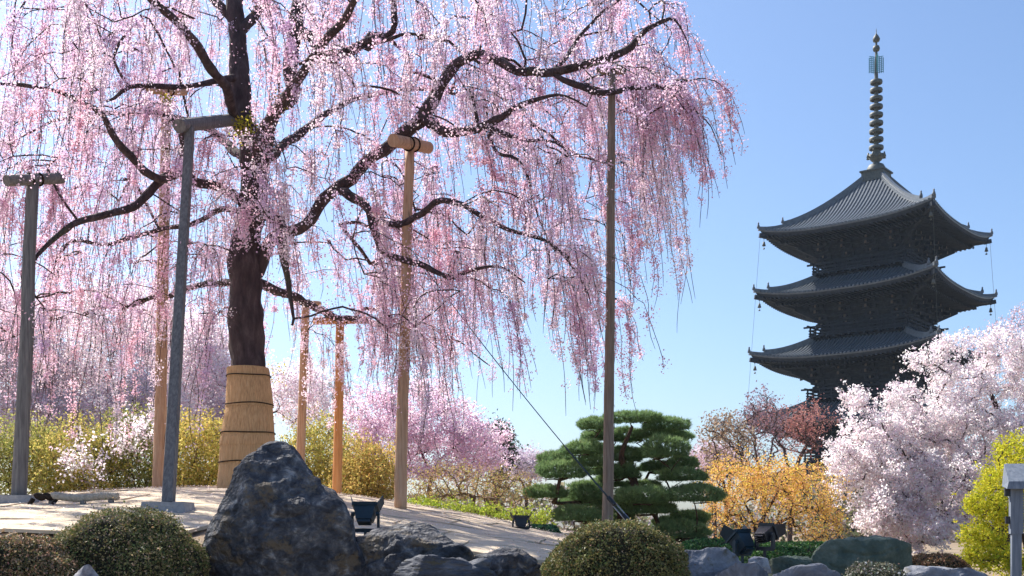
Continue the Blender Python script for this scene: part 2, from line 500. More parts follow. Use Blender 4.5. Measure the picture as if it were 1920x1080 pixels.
limb([(464, 930, 15, .27), (465, 800, 15, .25), (464, 690, 15, .24), (460, 580, 15, .225), (457, 490, 15, .215), (466, 415, 15, .185), (478, 345, 15, .175),
      (466, 260, 15, .155), (450, 195, 15, .165), (447, 110, 15.1, .13), (440, 0, 15.2, .11), (428, -130, 15.3, .08), (440, -260, 15.3, .04)], 'trunk', .015)
limb([(480, 365, 15, .13), (500, 285, 14.9, .10), (512, 212, 14.8, .095), (545, 183, 14.8, .105), (548, 105, 14.8, .12), (556, 40, 14.8, .10), (570, -60, 14.8, .06)])
limb([(488, 395, 15, .10), (515, 415, 14.6, .10), (533, 465, 14.3, .075), (540, 540, 14.2, .04), (548, 610, 14.1, .02)])
limb([(474, 520, 15, .12), (515, 452, 15.0, .095), (562, 430, 14.9, .09), (612, 372, 14.7, .088), (660, 338, 14.6, .088), (690, 300, 14.5, .092), (745, 264, 14.3, .10), (800, 212, 14.1, .105), (832, 155, 14.0, .085), (856, 116, 13.9, .075),
      (895, 100, 13.8, .07), (935, 112, 13.7, .065), (965, 128, 13.7, .06), (1035, 132, 13.7, .06), (1090, 118, 13.7, .058), (1140, 105, 13.7, .055), (1183, 84, 13.7, .05), (1215, 55, 13.7, .04), (1255, 32, 13.7, .025), (1272, 45, 13.7, .012), (1292, 90, 13.6, .008)])
limb([(800, 222, 14, .085), (836, 244, 13.9, .075), (885, 243, 13.8, .07), (916, 236, 13.7, .06), (960, 206, 13.5, .04), (1000, 190, 13.4, .035), (1048, 180, 13.3, .022), (1100, 200, 13.2, .01)])
limb([(915, 240, 13.7, .04), (960, 252, 13.5, .035), (990, 262, 13.3, .025), (1040, 268, 13.1, .018), (1075, 300, 13, .01)])
limb([(916, 255, 13.7, .03), (932, 285, 13.6, .026), (972, 300, 13.5, .022), (990, 340, 13.4, .018), (1004, 400, 13.4, .012), (1040, 470, 13.4, .007)])
limb([(897, 236, 13.8, .03), (883, 200, 13.7, .024), (878, 165, 13.6, .01)])
limb([(640, 358, 14.6, .075), (685, 385, 14.3, .07), (705, 435, 14.2, .06), (722, 470, 14.1, .055), (772, 492, 13.9, .045), (838, 522, 13.7, .035), (880, 510, 13.6, .028), (935, 500, 13.5, .018), (985, 530, 13.5, .008)])
limb([(700, 420, 14.2, .045), (745, 418, 14, .045), (790, 400, 13.8, .05), (812, 378, 13.7, .045), (842, 375, 13.6, .042), (885, 388, 13.4, .036), (940, 425, 13.2, .032), (1000, 440, 13, .026), (1045, 465, 12.9, .02), (1082, 505, 12.8, .014), (1108, 570, 12.8, .008)])
limb([(1040, 140, 13.7, .045), (1100, 162, 13.6, .05), (1130, 171, 13.5, .045), (1180, 164, 13.5, .036), (1240, 162, 13.4, .03), (1275, 172, 13.4, .024), (1300, 200, 13.3, .016), (1332, 238, 13.3, .008), (1352, 290, 13.3, .005)])
limb([(552, 60, 14.8, .10), (588, 72, 14.6, .09), (606, 110, 14.5, .085), (645, 100, 14.4, .075), (690, 80, 14.3, .06), (736, 55, 14.2, .05), (738, 0, 14.1, .04), (770, -70, 14, .02)])
limb([(690, 92, 14.3, .035), (720, 76, 14.2, .03), (770, 60, 14, .022), (830, 75, 13.9, .012)])
limb([(447, 150, 15, .06), (402, 152, 14.6, .045), (345, 160, 14.3, .04), (290, 158, 14, .04), (240, 166, 13.8, .03), (200, 190, 13.6, .015)])
limb([(470, 385, 15, .085), (422, 356, 14.7, .075), (376, 345, 14.3, .07), (338, 318, 14, .07), (308, 334, 13.8, .065), (270, 368, 13.6, .06), (236, 392, 13.4, .055), (195, 408, 13.2, .05), (150, 420, 13, .045), (115, 442, 12.8, .04), (78, 470, 12.6, .03), (40, 520, 12.4, .012)])
limb([(338, 318, 14, .05), (300, 335, 13.6, .06), (240, 292, 13.2, .055), (212, 250, 13, .048), (194, 214, 12.9, .04), (155, 188, 12.8, .034), (110, 170, 12.6, .03), (50, 160, 12.4, .025), (-60, 145, 12.2, .012)])
limb([(345, 300, 14, .06), (342, 250, 13.8, .05), (300, 215, 13.6, .03), (275, 208, 13.5, .015)])
limb([(452, 392, 15, .05), (405, 398, 15.2, .045), (362, 416, 15.4, .04), (275, 442, 15.6, .035), (200, 456, 15.6, .03), (138, 450, 15.5, .028), (104, 492, 15.4, .015)])
limb([(480, 530, 15, .08), (560, 558, 16.2, .07), (622, 592, 17.4, .06), (690, 600, 18, .05), (760, 630, 18.3, .035), (850, 640, 18.6, .02), (930, 690, 18.8, .008)])
limb([(452, 530, 15, .06), (385, 532, 15.8, .05), (300, 556, 16.4, .045), (200, 580, 17, .035), (100, 602, 17.4, .025), (0, 640, 17.8, .012)])
limb([(470, 300, 15, .09), (500, 240, 13.8, .08), (560, 150, 12.6, .065), (640, 40, 11.8, .05), (720, -60, 11.2, .03), (840, -100, 11, .015)])
limb([(452, 240, 15, .08), (400, 120, 13.6, .07), (300, 10, 12.6, .05), (170, -70, 12, .03), (60, -60, 11.8, .015)])
limb([(446, 60, 15.1, .08), (560, -40, 15.6, .07), (760, -90, 16, .055), (980, -80, 16.2, .035), (1160, -20, 16, .02), (1260, 60, 15.8, .008)])
limb([(444, 40, 15.1, .08), (340, -50, 15.8, .06), (200, -80, 16.4, .04), (80, -20, 16.6, .02), (10, 60, 16.6, .01)])
limb([(475, 330, 15, .08), (560, 250, 16.4, .07), (680, 180, 17.6, .05), (820, 170, 18.4, .035), (960, 220, 18.8, .015)])
limb([(462, 300, 15, .08), (380, 240, 16.6, .06), (250, 210, 17.8, .045), (100, 230, 18.6, .025), (0, 280, 18.8, .01)])
limb([(1040, 132, 13.7, .04), (1080, 80, 14.2, .03), (1130, 20, 14.4, .022), (1200, -20, 14.4, .012), (1270, 20, 14.4, .006)])

for k, (name, pts, rr) in enumerate(parts):
    n = 18 if name == 'trunk' else (10 if rr.max() > .04 else 7)
    v, q = tube_geo(pts, rr, n, .16 if name == 'trunk' else .2, k)
    link(name, to_mesh(name, v - tree_base, [q], smooth=True), M['bark'], tree)

# hanging strands: (x0,x1, start y0,y1, length px lo,hi, distance lo,hi, count, sideways lean)
REG = [(30, 450, -130, 110, 140, 330, 11.5, 17.5, 280, 0), (-70, 430, 120, 420, 160, 380, 11.5, 18.5, 330, -.03), (-70, 430, 400, 600, 150, 330, 12, 18, 270, -.04),
       (450, 900, -130, 190, 120, 310, 11.5, 18, 320, 0), (440, 800, 190, 470, 120, 300, 12.5, 18, 270, 0), (500, 800, 470, 640, 100, 250, 13.5, 18.5, 170, 0),
       (850, 1250, -90, 140, 110, 260, 13, 17, 260, .03), (800, 1160, 130, 400, 130, 320, 12.5, 17.5, 260, .04), (800, 1110, 400, 560, 110, 270, 12.5, 17.5, 130, .06),
       (1140, 1270, 70, 220, 90, 250, 12.9, 14.6, 105, .06), (1250, 1310, 150, 230, 70, 150, 13.0, 13.6, 22, .14), (1040, 1130, 460, 570, 120, 230, 12.4, 14, 34, .16),
       (1130, 1250, 150, 230, 200, 330, 13, 14.2, 26, .05), (400, 560, 230, 400, 60, 150, 13.6, 14.7, 70, 0), (300, 360, 200, 300, 60, 200, 13, 14, 30, 0)]
fpos, fcol, fsize = [], [], []
PINKS = np.array([(.92, .71, .81), (.87, .74, .90), (.93, .82, .88), (.92, .66, .74), (.94, .87, .91)])
plumes = []
for (x0, x1, y0, y1, l0, l1, d0, d1, n, lean) in REG:
    k = 0
    while k < n / 7.0:
        px, py, d = rng.uniform(x0, x1), rng.uniform(y0, y1), rng.uniform(d0, d1)
        p = P(px, py, d)
        if fbm(p[None] * np.array((1.1, 1.1, .8)), 3, 77)[0] < rng.uniform(-.55, .6): continue
        if px < 70 and py < 110 - px: continue
        if 285 < px < 385 and d < 13.4 and py > 150: continue
        if 1105 < px < 1175 and d < 13.75: continue
        if 320 < px < 450 and -60 < py < 240 and d < 14.9 and rng.random() < .7: continue
        if 420 < px < 480 and py < 240 and d < 15.2 and rng.random() < .7: continue
        if d < 14.6 and 540 < px < 870 and rng.random() < .55:       # the big limb stays in view
            ly = np.interp(px, (540, 625, 745, 800, 835, 870), (450, 368, 262, 212, 150, 105))
            if ly - 150 < py < ly + 30: continue
        if d < 14.2 and 700 < px < 830 and 130 < py < 420 and rng.random() < .7: continue
        plumes.append((p, l0 / F * d, l1 / F * d, lean, px, py)); k += 1
plumes.sort(key=lambda s: np.sqrt(((G.p[:G.n] - s[0]) ** 2).sum(1)).min())
tips = []
for p, l0, l1, lean, px, py in plumes:
    i = G.tie(p, .20, below=.35, wob=.08)
    out = p[:2] - tree_base[:2]; out = out / (np.linalg.norm(out) + 1e-6)
    th = rng.normal(0, .9)
    dv = np.array((out[0] * math.cos(th) - out[1] * math.sin(th), out[0] * math.sin(th) + out[1] * math.cos(th), 0))
    base = PINKS[rng.choice(5, p=[.24, .30, .24, .08, .14])]
    # the arching shoot that carries the plume
    al = rng.uniform(.35, 1.0) * (.55 if px > 1180 else 1); m = 6
    u = np.linspace(0, 1, m + 1)[1:, None]
    sh = p + dv * al * u + np.array((0, 0, 1)) * (.16 * al * u - .55 * al * u ** 2) + rng.normal(0, .015, (m, 3))
    n0 = G.n
    G.chain(sh, i)
    for k in range(int(rng.integers(3, 8))):
        j = n0 + int(rng.integers(0, m))
        L = rng.uniform(l0, l1) * rng.choice([.45, .8, 1.05], p=[.3, .4, .3])
        q0 = G.p[j]
        ppx = 960 + q0[0] / q0[1] * F; ppy = HY - (q0[2] - CZ) / q0[1] * F
        if 412 < ppx < 500 and q0[1] < 15.2 and ppy + L / q0[1] * F > 490 and rng.random() < .85:
            L = (480 - ppy) / F * q0[1]
            if L < .2: continue
        th = rng.normal(0, .8)
        dv2 = np.array((dv[0] * math.cos(th) - dv[1] * math.sin(th), dv[0] * math.sin(th) + dv[1] * math.cos(th)))
        tips.append((j, q0.copy(), L, dv2, lean, base))
nt_twigs = G.n
# gaps in the curtain through which the trunk, posts and beams show
CLEAR = [(422, 476, 480, 700, 15.1), (428, 474, 10, 228, 15.1), (328, 448, 205, 248, 15), (735, 805, 250, 300, 14.2), (312, 362, 235, 960, 13.3), (12, 118, 322, 352, 12.6), (30, 70, 350, 960, 12.5), (1132, 1156, 200, 980, 13.7)]
for i, p, L, out, lean, base in tips:
    m = max(5, int(L / .11))
    u = np.linspace(0, 1, m + 1)[1:]
    sway = rng.uniform(.05, .34) * (1.3 if L < 1.2 else .8)
    ph = rng.uniform(0, 6.28)
    q = np.empty((m, 3))
    k0 = (1 - np.exp(-2.6 * u)) * sway * L
    wv = rng.uniform(.02, .055) * L * np.sin(u * rng.uniform(4, 9) + ph) * u
    q[:, 0] = p[0] + out[0] * k0 + lean * L * u + wv
    q[:, 1] = p[1] + out[1] * k0 + .03 * L * np.cos(u * 5 + ph) * u
    q[:, 2] = p[2] + .05 * L * np.sin(np.minimum(u * 5, 1) * math.pi) - L * (u ** 1.25) * .97
    gzz = g(q[:, 0], q[:, 1]) + .3
    q[:, 2] = np.maximum(q[:, 2], gzz)
    sx_, sy_ = 960 + q[:, 0] / q[:, 1] * F, HY - (q[:, 2] - CZ) / q[:, 1] * F
    hit = np.zeros(m, bool)
    for (bx0, bx1, by0, by1, bd) in CLEAR: hit |= (sx_ > bx0) & (sx_ < bx1) & (sy_ > by0) & (sy_ < by1) & (q[:, 1] < bd)
    if hit.any() and rng.random() < .93:
        kk = int(np.argmax(hit))
        if kk < 3: continue
        q, u, m, L = q[:kk], u[:kk] / u[kk - 1], kk, L * u[kk - 1]
    G.chain(q, i, 0.0, False)
    dens = rng.choice([.12, .6, 1.0, 1.5], p=[.10, .25, .38, .27])
    n = int(L * 185 * dens) + 6
    c1 = rng.uniform(.0, .3); c2 = rng.uniform(.82, 1)
    ncl = max(2, int(L * 11 * (.4 + .6 * dens)))      # flowers sit in umbels along the strand
    cl = rng.uniform(c1, c2, ncl)
    wcl = rng.gamma(1.2, 1, ncl) + .15; wcl /= wcl.sum()
    uu = cl[rng.choice(ncl, n, p=wcl)] + rng.normal(0, .012, n) / max(L, .3)
    pos = np.stack([np.interp(uu, u, q[:, k]) for k in range(3)], 1) + rng.normal(0, rng.uniform(.022, .045), (n, 3)) + np.array((0, 0, -.012))
    fpos.append(pos); fcol.append(np.clip(base * (1 + rng.normal(0, .05, (n, 1))) * (1 + rng.normal(0, .03, (n, 3))), .1, .94)); fsize.append(np.where(rng.random(n) < .12, .014, rng.uniform(.019, .029, n)))
print('strands', len(tips))
# short side sprays on the arching shoots and older limbs
tw = np.arange(nt_twigs)
tw = tw[(G.part[:nt_twigs] < 0) | (G.r[:nt_twigs] < .13)]
tw = rng.choice(tw, min(len(tw), 7600), replace=False)
for i in tw:
    pp = G.p[i]
    if pp[2] < 2.6: continue
    px, py = 960 + pp[0] / pp[1] * F, HY - (pp[2] - CZ) / pp[1] * F
    if any(b0 < px < b1 and c0 < py < c1 and pp[1] < dd for b0, b1, c0, c1, dd in CLEAR) and rng.random() < .95: continue
    n = int(rng.integers(9, 34))
    if G.part[i] >= 0:
        if rng.random() < (.72 if G.r[i] > .05 else .45): continue
        n = int(n * 1.4)
    base = PINKS[rng.choice(5, p=[.34, .2, .18, .18, .10])]
    off = rng.normal(0, rng.uniform(.04, .085), (n, 3)) + np.array((0, 0, -.02)) + nrm(rng.normal(size=(1, 3))) * max(.02, G.r[i] * 1.3)
    fpos.append(pp + off)
    fcol.append(np.clip(base * (1 + rng.normal(0, .07, (n, 1))), .1, .93) * np.ones((n, 3))); fsize.append(rng.uniform(.019, .03, n))
G.radii(.0042, 2.6)
v, q = G.tubes(cap_r=.035)
tag(link('hanging_twigs', to_mesh('hanging_twigs', v - tree_base, [q], smooth=True), M['twig'], tree), kind='stuff')
fpos, fcol, fsize = np.concatenate(fpos), np.concatenate(fcol), np.concatenate(fsize)
print('cherry flowers', len(fpos), 'twig quads', len(q), 'nodes', G.n)
v, t, c = scatter_flowers(fpos - tree_base, fsize, fcol)
tag(link('blossoms', to_mesh('blossoms', v, [t], c), M['petal'], tree), kind='stuff')
# tufts of young leaves on the burls
lp = np.concatenate([P(x, y, d) + rng.normal(0, s, (n, 3)) for x, y, d, s, n in ((458, 240, 14.7, .10, 260), (525, 190, 14.6, .06, 110), (312, 188, 15.7, .05, 90), (520, 700, 19.2, .1, 60))])
v, t, c = scatter_cards(lp - tree_base, .045, pick_cols(len(lp), [(.55, .50, .06), (.40, .38, .05), (.65, .5, .10)], [3, 2, 1]))
tag(link('young_leaves', to_mesh('young_leaves', v, [t], c), M['leaf'], tree), kind='stuff')

# ------------------------------------------------------------------ straw matting round the trunk
wrap = empty('straw_trunk_wrap', tree_base)
tag(wrap, 'golden straw matting tied round the foot of the weeping cherry trunk with dark ropes', 'straw wrap')
prof = np.array([(690, 465, 38), (705, 466, 38.5), (758, 468, 42), (812, 465, 48), (830, 464, 49), (866, 463, 50), (900, 462, 51), (935, 462, 55)], float)
def wrap_at(py):
    return np.interp(py, prof[:, 0], prof[:, 1]), np.interp(py, prof[:, 0], prof[:, 2])
tiers = [(690, 709), (705, 764), (760, 817), (813, 836), (830, 870), (866, 934)]
for k, (y0, y1) in enumerate(tiers):
    n, m = 150, 9
    V = []
    for j in range(m):
        f = j / (m - 1)
        py = y0 + (y1 - y0) * f
        cx, hw = wrap_at(py)
        cpt = P(cx, py, TD)
        a = np.arange(n) * 2 * math.pi / n
        r = hw / F * TD * (1 + .012 * math.sin(math.pi * f)) + (.012 if k % 2 else .004) * (f)
        fib = .006 * noise3(np.stack((np.cos(a) * 22, np.sin(a) * 22, np.full(n, k * 3.1 + f * .35)), 1), k) + .004 * noise3(np.stack((np.cos(a) * 50, np.sin(a) * 50, np.full(n, k * 5.1 + f * .5)), 1), k + 3)
        rr = r + fib
        zz = cpt[2] + (noise3(np.stack((np.cos(a) * 40, np.sin(a) * 40, np.full(n, 3.3 + k)), 1), 8) * .018 if j == m - 1 else 0)
        V.append(np.stack((cpt[0] + rr * np.cos(a), TD + rr * np.sin(a), np.zeros(n) + zz), 1))
    V = np.concatenate(V) - tree_base
    i = np.arange(m - 1)[:, None] * n; kk = np.arange(n)[None]; k2 = (kk + 1) % n
    qd = np.stack((i + kk, i + n + kk, i + n + k2, i + k2), -1).reshape(-1, 4)
    link('straw_tier', to_mesh('straw_tier', V, [qd], smooth=False), M['straw'], wrap)
for py in (706, 759, 813, 867):
    cx, hw = wrap_at(py); cpt = P(cx, py, TD)
    a = np.linspace(0, 2 * math.pi, 49)
    r = hw / F * TD + .016
    pts = np.stack((cpt[0] + r * np.cos(a), TD + r * np.sin(a), cpt[2] + .006 * np.sin(3 * a + py)), 1) - tree_base
    mb = MB(); mb.tube(pts, .008, 6, caps=False); mb.build('rope_tie', M['rope'], wrap, True)

# ------------------------------------------------------------------ prop posts under the limbs
def post(top, bot, r0, r1, mat, label, beam=None, square=False, footing=False, ties=True, end_mat=None):
    """top/bot: (px,py,distance); r0 at the foot, r1 at the top"""
    a, b = P(*bot), P(*top)
    dr = (a - b) / (a[2] - b[2])
    zz = GZ(a[0], a[1])
    a = a + dr * (zz - a[2]); a[2] = zz
    a = a + dr * (GZ(a[0], a[1]) - a[2])
    if footing: a = a + dr * .10
    o = empty('prop_post', (a[0], a[1], GZ(a[0], a[1])))
    tag(o, label, 'prop post', 'props holding up the weeping cherry')
    org = np.array(o.location)
    m = MB()
    if square:
        ax = nrm(b - a); x = nrm(np.cross((0, 1, 0), ax)); y = np.cross(ax, x)
        n = 10; V = []
        for k in range(n):
            f = k / (n - 1); c = a + (b - a) * f; r = r0 + (r1 - r0) * f
            for sx, sy in ((-1, -.86), (-.86, -1), (.86, -1), (1, -.86), (1, .86), (.86, 1), (-.86, 1), (-1, .86)):
                V.append(c + (x * sx + y * sy) * r * (1 + .03 * math.sin(7 * f + sx)))
        V = np.array(V) - org
        i = np.arange(n - 1)[:, None] * 8; kk = np.arange(8)[None]; k2 = (kk + 1) % 8
        m.add(V, np.stack((i + kk, i + k2, i + 8 + k2, i + 8 + kk), -1).reshape(-1, 4))
    else:
        pts = np.linspace(a - (0, 0, .05), b, 26)
        pts[1:-1, 0] += .012 * noise3(pts[1:-1] * 1.3, 5)
        m.tube(pts - org, np.linspace(r0, r1, 26), 12, True, .05, int(top[0]))
    m.build('pole', mat, o, not square)
    if beam:
        (p0, p1, br) = beam
        p0, p1 = P(*p0), P(*p1)
        m = MB(); pts = np.linspace(p0, p1, 9); m.tube(pts - org, np.full(9, br), 14, True, .04, 3)
        m.build('crossbeam', end_mat or mat, o, False)
        if ties:
            for f in (.42, .58):
                c = p0 + (p1 - p0) * f; dv = nrm(p1 - p0)
                x = nrm(np.cross((0, 0, 1), dv)); y = np.cross(dv, x)
                an = np.linspace(0, 2 * math.pi, 17)
                ring = c + (br + .008) * (np.cos(an)[:, None] * x + np.sin(an)[:, None] * y) - org
                m = MB(); m.tube(ring, .012, 5, False); m.build('rope_tie', M['rope'], o, True)
    if footing:
        m = MB(); m.box((0, 0, .045), (.46, .40, .13), None, .92); m.build('footing_stone', M['footing'], o)
    return o

post((62, 338, 12.5), (34, 950, 12.3), .085, .066, M['grey_wood'], 'grey weathered round prop post with short log crossbeam at the left edge', ((12, 339, 12.2), (116, 334, 12.8), .062), footing=True)
post((312, 180, 16), (297, 937, 15.6), .088, .07, M['tan_wood'], 'tan round prop post standing just behind the leaning grey square post', ((280, 168, 15.6), (345, 172, 16.5), .06))
post((356, 240, 13.3), (314, 968, 11.2), .056, .047, M['grey_wood'], 'leaning grey square prop post with long crossbeam reaching the trunk', ((336, 236, 13.1), (440, 224, 14.85), .082), square=True, footing=True, ties=False)
post((574, 570, 19), (563, 885, 19), .078, .07, M['tan_wood'], 'thin tan prop post half hidden behind the tall dark rock', ((548, 566, 18.8), (600, 570, 19.2), .05))
post((638, 606, 18), (632, 942, 18), .078, .068, M['orange_wood'], 'bright orange wooden prop post right behind the dark rock', ((588, 602, 17.8), (690, 600, 18.2), .06))
post((768, 280, 14.05), (750, 968, 13.9), .082, .058, M['tan_wood'], 'tall tan prop post with short fat log under the main right limb', ((737, 263, 13.55), (803, 277, 14.5), .078))
post((1148, 140, 13.65), (1139, 985, 13.6), .073, .046, M['brown_wood'], 'tall thin brown-grey prop post in front of the clipped pine', ((1120, 132, 13.6), (1172, 134, 13.75), .04))

# ------------------------------------------------------------------ guy cable
def cable(p0, p1, r, sag, label, n=30):
    o = empty('guy_cable', p1)
    tag(o, label, 'guy cable')
    u = np.linspace(0, 1, n)[:, None]
    pts = p0 * (1 - u) + p1 * u - np.array((0, 0, 1)) * sag * 4 * u * (1 - u) - p1
    m = MB(); m.tube(pts, r, 5); m.build('wire', M['cable'], o, True)
    return o, pts
a0, a1 = P(722, 400, 14.2), P(1192, 992, 12.6)
co, cp = cable(a0, a1, .006, .10, 'long dark guy cable running from the limb down beside the pine')
def seg(f0, f1):
    k = np.linspace(f0, f1, 12) * (len(cp) - 1)
    return np.stack([np.interp(k, np.arange(len(cp)), cp[:, j]) for j in range(3)], 1)
m = MB(); m.tube(seg(.74, .90), .011, 8); m.build('sleeve', M['cable'], co, True)
m = MB(); m.tube(seg(.90, .925), .028, 8); m.build('clamp', M['black_metal'], co, True)
m = MB(); m.tube(seg(.955, .97), .024, 8); m.build('clamp', M['black_metal'], co, True)
s = seg(.925, .998)
m = MB(); m.tube(s + (.02, 0, .01), .007, 6); m.tube(s - (.02, 0, .01), .007, 6); m.build('turnbuckle', M['steel'], co, True)
cable(P(545, 20, 14.8), P(440, 215, 15), .006, .0, 'thin wire crossing between the two upright limbs of the weeping cherry')

# ------------------------------------------------------------------ rocks
def hull2(pts):
    pts = sorted(map(tuple, pts))
    def half(ps):
        h = []
        for p in ps:
            while len(h) > 1 and (h[-1][0] - h[-2][0]) * (p[1] - h[-2][1]) - (h[-1][1] - h[-2][1]) * (p[0] - h[-2][0]) <= 0: h.pop()
            h.append(p)
        return h[:-1]
    return np.array(half(pts) + half(pts[::-1]))

_ico = None
def ico(level=6):
    global _ico
    if _ico is None:
        import bmesh
        bm = bmesh.new(); bmesh.ops.create_icosphere(bm, subdivisions=level, radius=1)
        bm.verts.ensure_lookup_table()
        _ico = (np.array([v.co[:] for v in bm.verts]), np.array([[v.index for v in f.verts] for f in bm.faces]))
        bm.free()
    return _ico

def rock(outline, d, thick, mat, label, seed, rough=1.0, group='garden stones along the edge of the mound', name='garden_rock', sharp=70):
    r_ = np.random.default_rng(seed)
    pw = np.array([P(x, y, d) for x, y in outline])
    low = np.array([y for x, y in outline]) >= 1095     # the foot is sunk into the ground
    pw[low, 2] = np.minimum(pw[low, 2], GZ(pw[:, 0].mean(), d - thick * .6) - .12)
    h = hull2(pw[:, (0, 2)])
    c2 = h.mean(0)
    N, H = [], []
    for k in range(len(h)):
        a, b = h[k], h[(k + 1) % len(h)]
        e = b - a
        n2 = np.array((e[1], -e[0])); n2 = n2 / (np.linalg.norm(n2) + 1e-9)
        ty = r_.uniform(-.35, .25)
        n3 = nrm(np.array((n2[0], ty, n2[1])))
        N.append(n3); H.append(np.dot(n3, np.array((a[0] - c2[0], 0, a[1] - c2[1]))))
    for k in range(12):
        sgn = -1 if k < 7 else 1
        n3 = nrm(np.array((r_.normal(0, .5), sgn * 1.0, r_.normal(.2, .22))))
        N.append(n3); H.append(thick * r_.uniform(.72, 1.0))
    sz = math.sqrt(np.ptp(h[:, 0]) * np.ptp(h[:, 1])) * .5
    for k in range(26):                               # broken facets that trim the block a little
        n3 = r_.normal(size=3) * np.array((.42, 1, .3)); n3[1] = -abs(n3[1]) - .75 if k < 20 else abs(n3[1]) + .8; n3 = nrm(n3)
        N0, H0 = np.array(N), np.array(H)
        sup = 1 / np.max(np.where(N0 @ n3 > 1e-3, (N0 @ n3) / np.maximum(H0, .03), 0))
        N.append(n3); H.append(sup * r_.uniform(.88, .98))
    N, H = np.array(N), np.array(H)
    v, f = ico()
    dt = v @ N.T
    inv = np.where(dt > 1e-3, dt / np.maximum(H, .03), 0)
    r = 1 / ((np.maximum(inv, 0) ** sharp).sum(1) ** (1 / sharp))
    p = v * r[:, None]
    sc_ = math.sqrt(np.ptp(h[:, 0]) * np.ptp(h[:, 1]))
    q = p / sc_
    rid = 1 - 2 * np.abs(fbm(q * 3.1 + seed, 4, seed))
    disp = sc_ * rough * (.020 * fbm(q * 2.2 + seed * 3.7, 3, seed + 5) + .010 * rid + .014 * fbm(q * 12, 4, seed + 9) - .02 * np.maximum(0, .18 - np.abs(fbm(q * np.array((1.6, 1.6, 3.2)) + 5.1 * seed, 3, seed + 2))) / .18)
    p = p + v * disp[:, None]
    base = np.array((c2[0], d, h[:, 1].min()))
    o = link(name, to_mesh(name, p + np.array((0, 0, c2[1] - base[2])), [f], smooth=False), mat)
    o.location = base
    tag(o, label, 'rock', group)
    return o

rock([(352, 1045), (362, 1000), (380, 952), (425, 890), (486, 828), (506, 828), (546, 876), (604, 910), (640, 952), (658, 1010), (700, 1200), (310, 1200)], 9.0, .52, M['rock_dark'],
     'tall dark peaked standing stone in front of the straw wrapped trunk', 3, 1.15)
rock([(632, 1020), (670, 998), (770, 996), (840, 1010), (886, 1036), (930, 1200), (600, 1200)], 9.2, .45, M['rock_dark'], 'long low dark rock with the floodlight standing at its back', 11, 1.2)
rock([(650, 1062), (720, 1046), (880, 1044), (950, 1056), (1000, 1074), (1010, 1200), (640, 1200)], 8.75, .3, M['rock_slab'], 'low bluish flat rock at the foot of the long dark rock', 21, 1.1)
rock([(888, 1048), (950, 1032), (985, 1038), (1015, 1062), (1024, 1200), (880, 1200)], 9.0, .35, M['rock_dark'], 'small dark rock just left of the round clipped bush below the pine', 29, 1.2)
rock([(1262, 1050), (1290, 1030), (1360, 1028), (1392, 1052), (1400, 1200), (1255, 1200)], 8.9, .4, M['rock_grey'], 'grey-violet rock between the round clipped bush and the twin floodlights', 35)
rock([(1330, 1075), (1352, 1055), (1420, 1050), (1445, 1070), (1450, 1200), (1325, 1200)], 8.4, .3, M['rock_grey'], 'rounded grey rock in the bottom row below the twin floodlights', 41)
rock([(1405, 1078), (1432, 1062), (1560, 1066), (1590, 1080), (1600, 1200), (1400, 1200)], 8.2, .3, M['rock_grey'], 'flat topped grey rock at the bottom edge left of the small grey bush', 47)
rock([(1440, 1050), (1480, 1043), (1530, 1050), (1540, 1110), (1435, 1110)], 9.6, .3, M['rock_moss'], 'low dark green rock strip beside the mossy boulder', 53)
rock([(1522, 1040), (1545, 1018), (1590, 1009), (1670, 1009), (1700, 1022), (1706, 1070), (1700, 1120), (1520, 1120)], 9.6, .5, M['rock_moss'], 'big mossy green boulder in front of the white cherry tree', 61, .9)
rock([(1405, 1050), (1420, 1044), (1440, 1047), (1446, 1075), (1402, 1075)], 9.2, .1, M['rock_white'], 'small whitish stone under the twin floodlights', 67)
rock([(1700, 1078), (1735, 1064), (1830, 1064), (1868, 1080), (1872, 1200), (1695, 1200)], 8.6, .35, M['rock_grey'], 'flat violet-grey rock at the bottom edge near the lamp post', 71)
rock([(82, 1080), (115, 1052), (172, 1050), (228, 1078), (225, 1200), (84, 1200)], 7.6, .25, M['rock_white'], 'whitish rock at the bottom edge between the two left bushes', 79, .7)

# ------------------------------------------------------------------ clipped bushes
def dome_bush(px, d, hw_px, top_py, label, n, cols, wts, seed, base_py=1150, leaf=.018, squash=1.0):
    r_ = np.random.default_rng(seed)
    c = P(px, base_py, d); R = hw_px / F * d; Ht = (base_py - top_py) / F * d
    o = empty('clipped_bush', (c[0], d, c[2]))
    tag(o, label, 'bush', 'round clipped bushes')
    def surf(u):
        k = 1 + .075 * fbm(u * 2.4 + seed, 4, seed)
        return np.sign(u) * np.abs(u) ** np.array((.72, .72, .80)) * k[:, None] * np.array((R, R * squash, Ht))
    v, f = ico()
    keep = v[:, 2] > -.05
    p = surf(v) * .93
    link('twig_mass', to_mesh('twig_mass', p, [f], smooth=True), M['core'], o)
    u = nrm(r_.normal(size=(n, 3))); u[:, 2] = np.abs(u[:, 2])
    ps = surf(u) * (1 - np.abs(r_.normal(0, .035, (n, 1)))) * (1 + .02 * noise3(u * 24, seed)[:, None])
    sh = r_.random(n) < .05                           # stray shoots above the clipped surface
    ps[sh] *= (1 + np.abs(r_.normal(0, .035, (sh.sum(), 1))))
    vv, t, c_ = scatter_cards(ps, leaf * r_.uniform(.6, 1.35, n), np.clip(pick_cols(n, cols, wts, .3) * 1.3, 0, .8), flat=u * .5)
    tag(link('leaves', to_mesh('leaves', vv, [t], c_), M['waxy_leaf'], o), kind='stuff')
    return o
AZ = [(.10, .12, .04), (.20, .18, .07), (.36, .27, .14), (.55, .39, .27)]
dome_bush(230, 8.6, 150, 960, 'large round clipped bush left of the tall dark stone', 38000, AZ, [5, 3.4, 1.6, .5], 1)
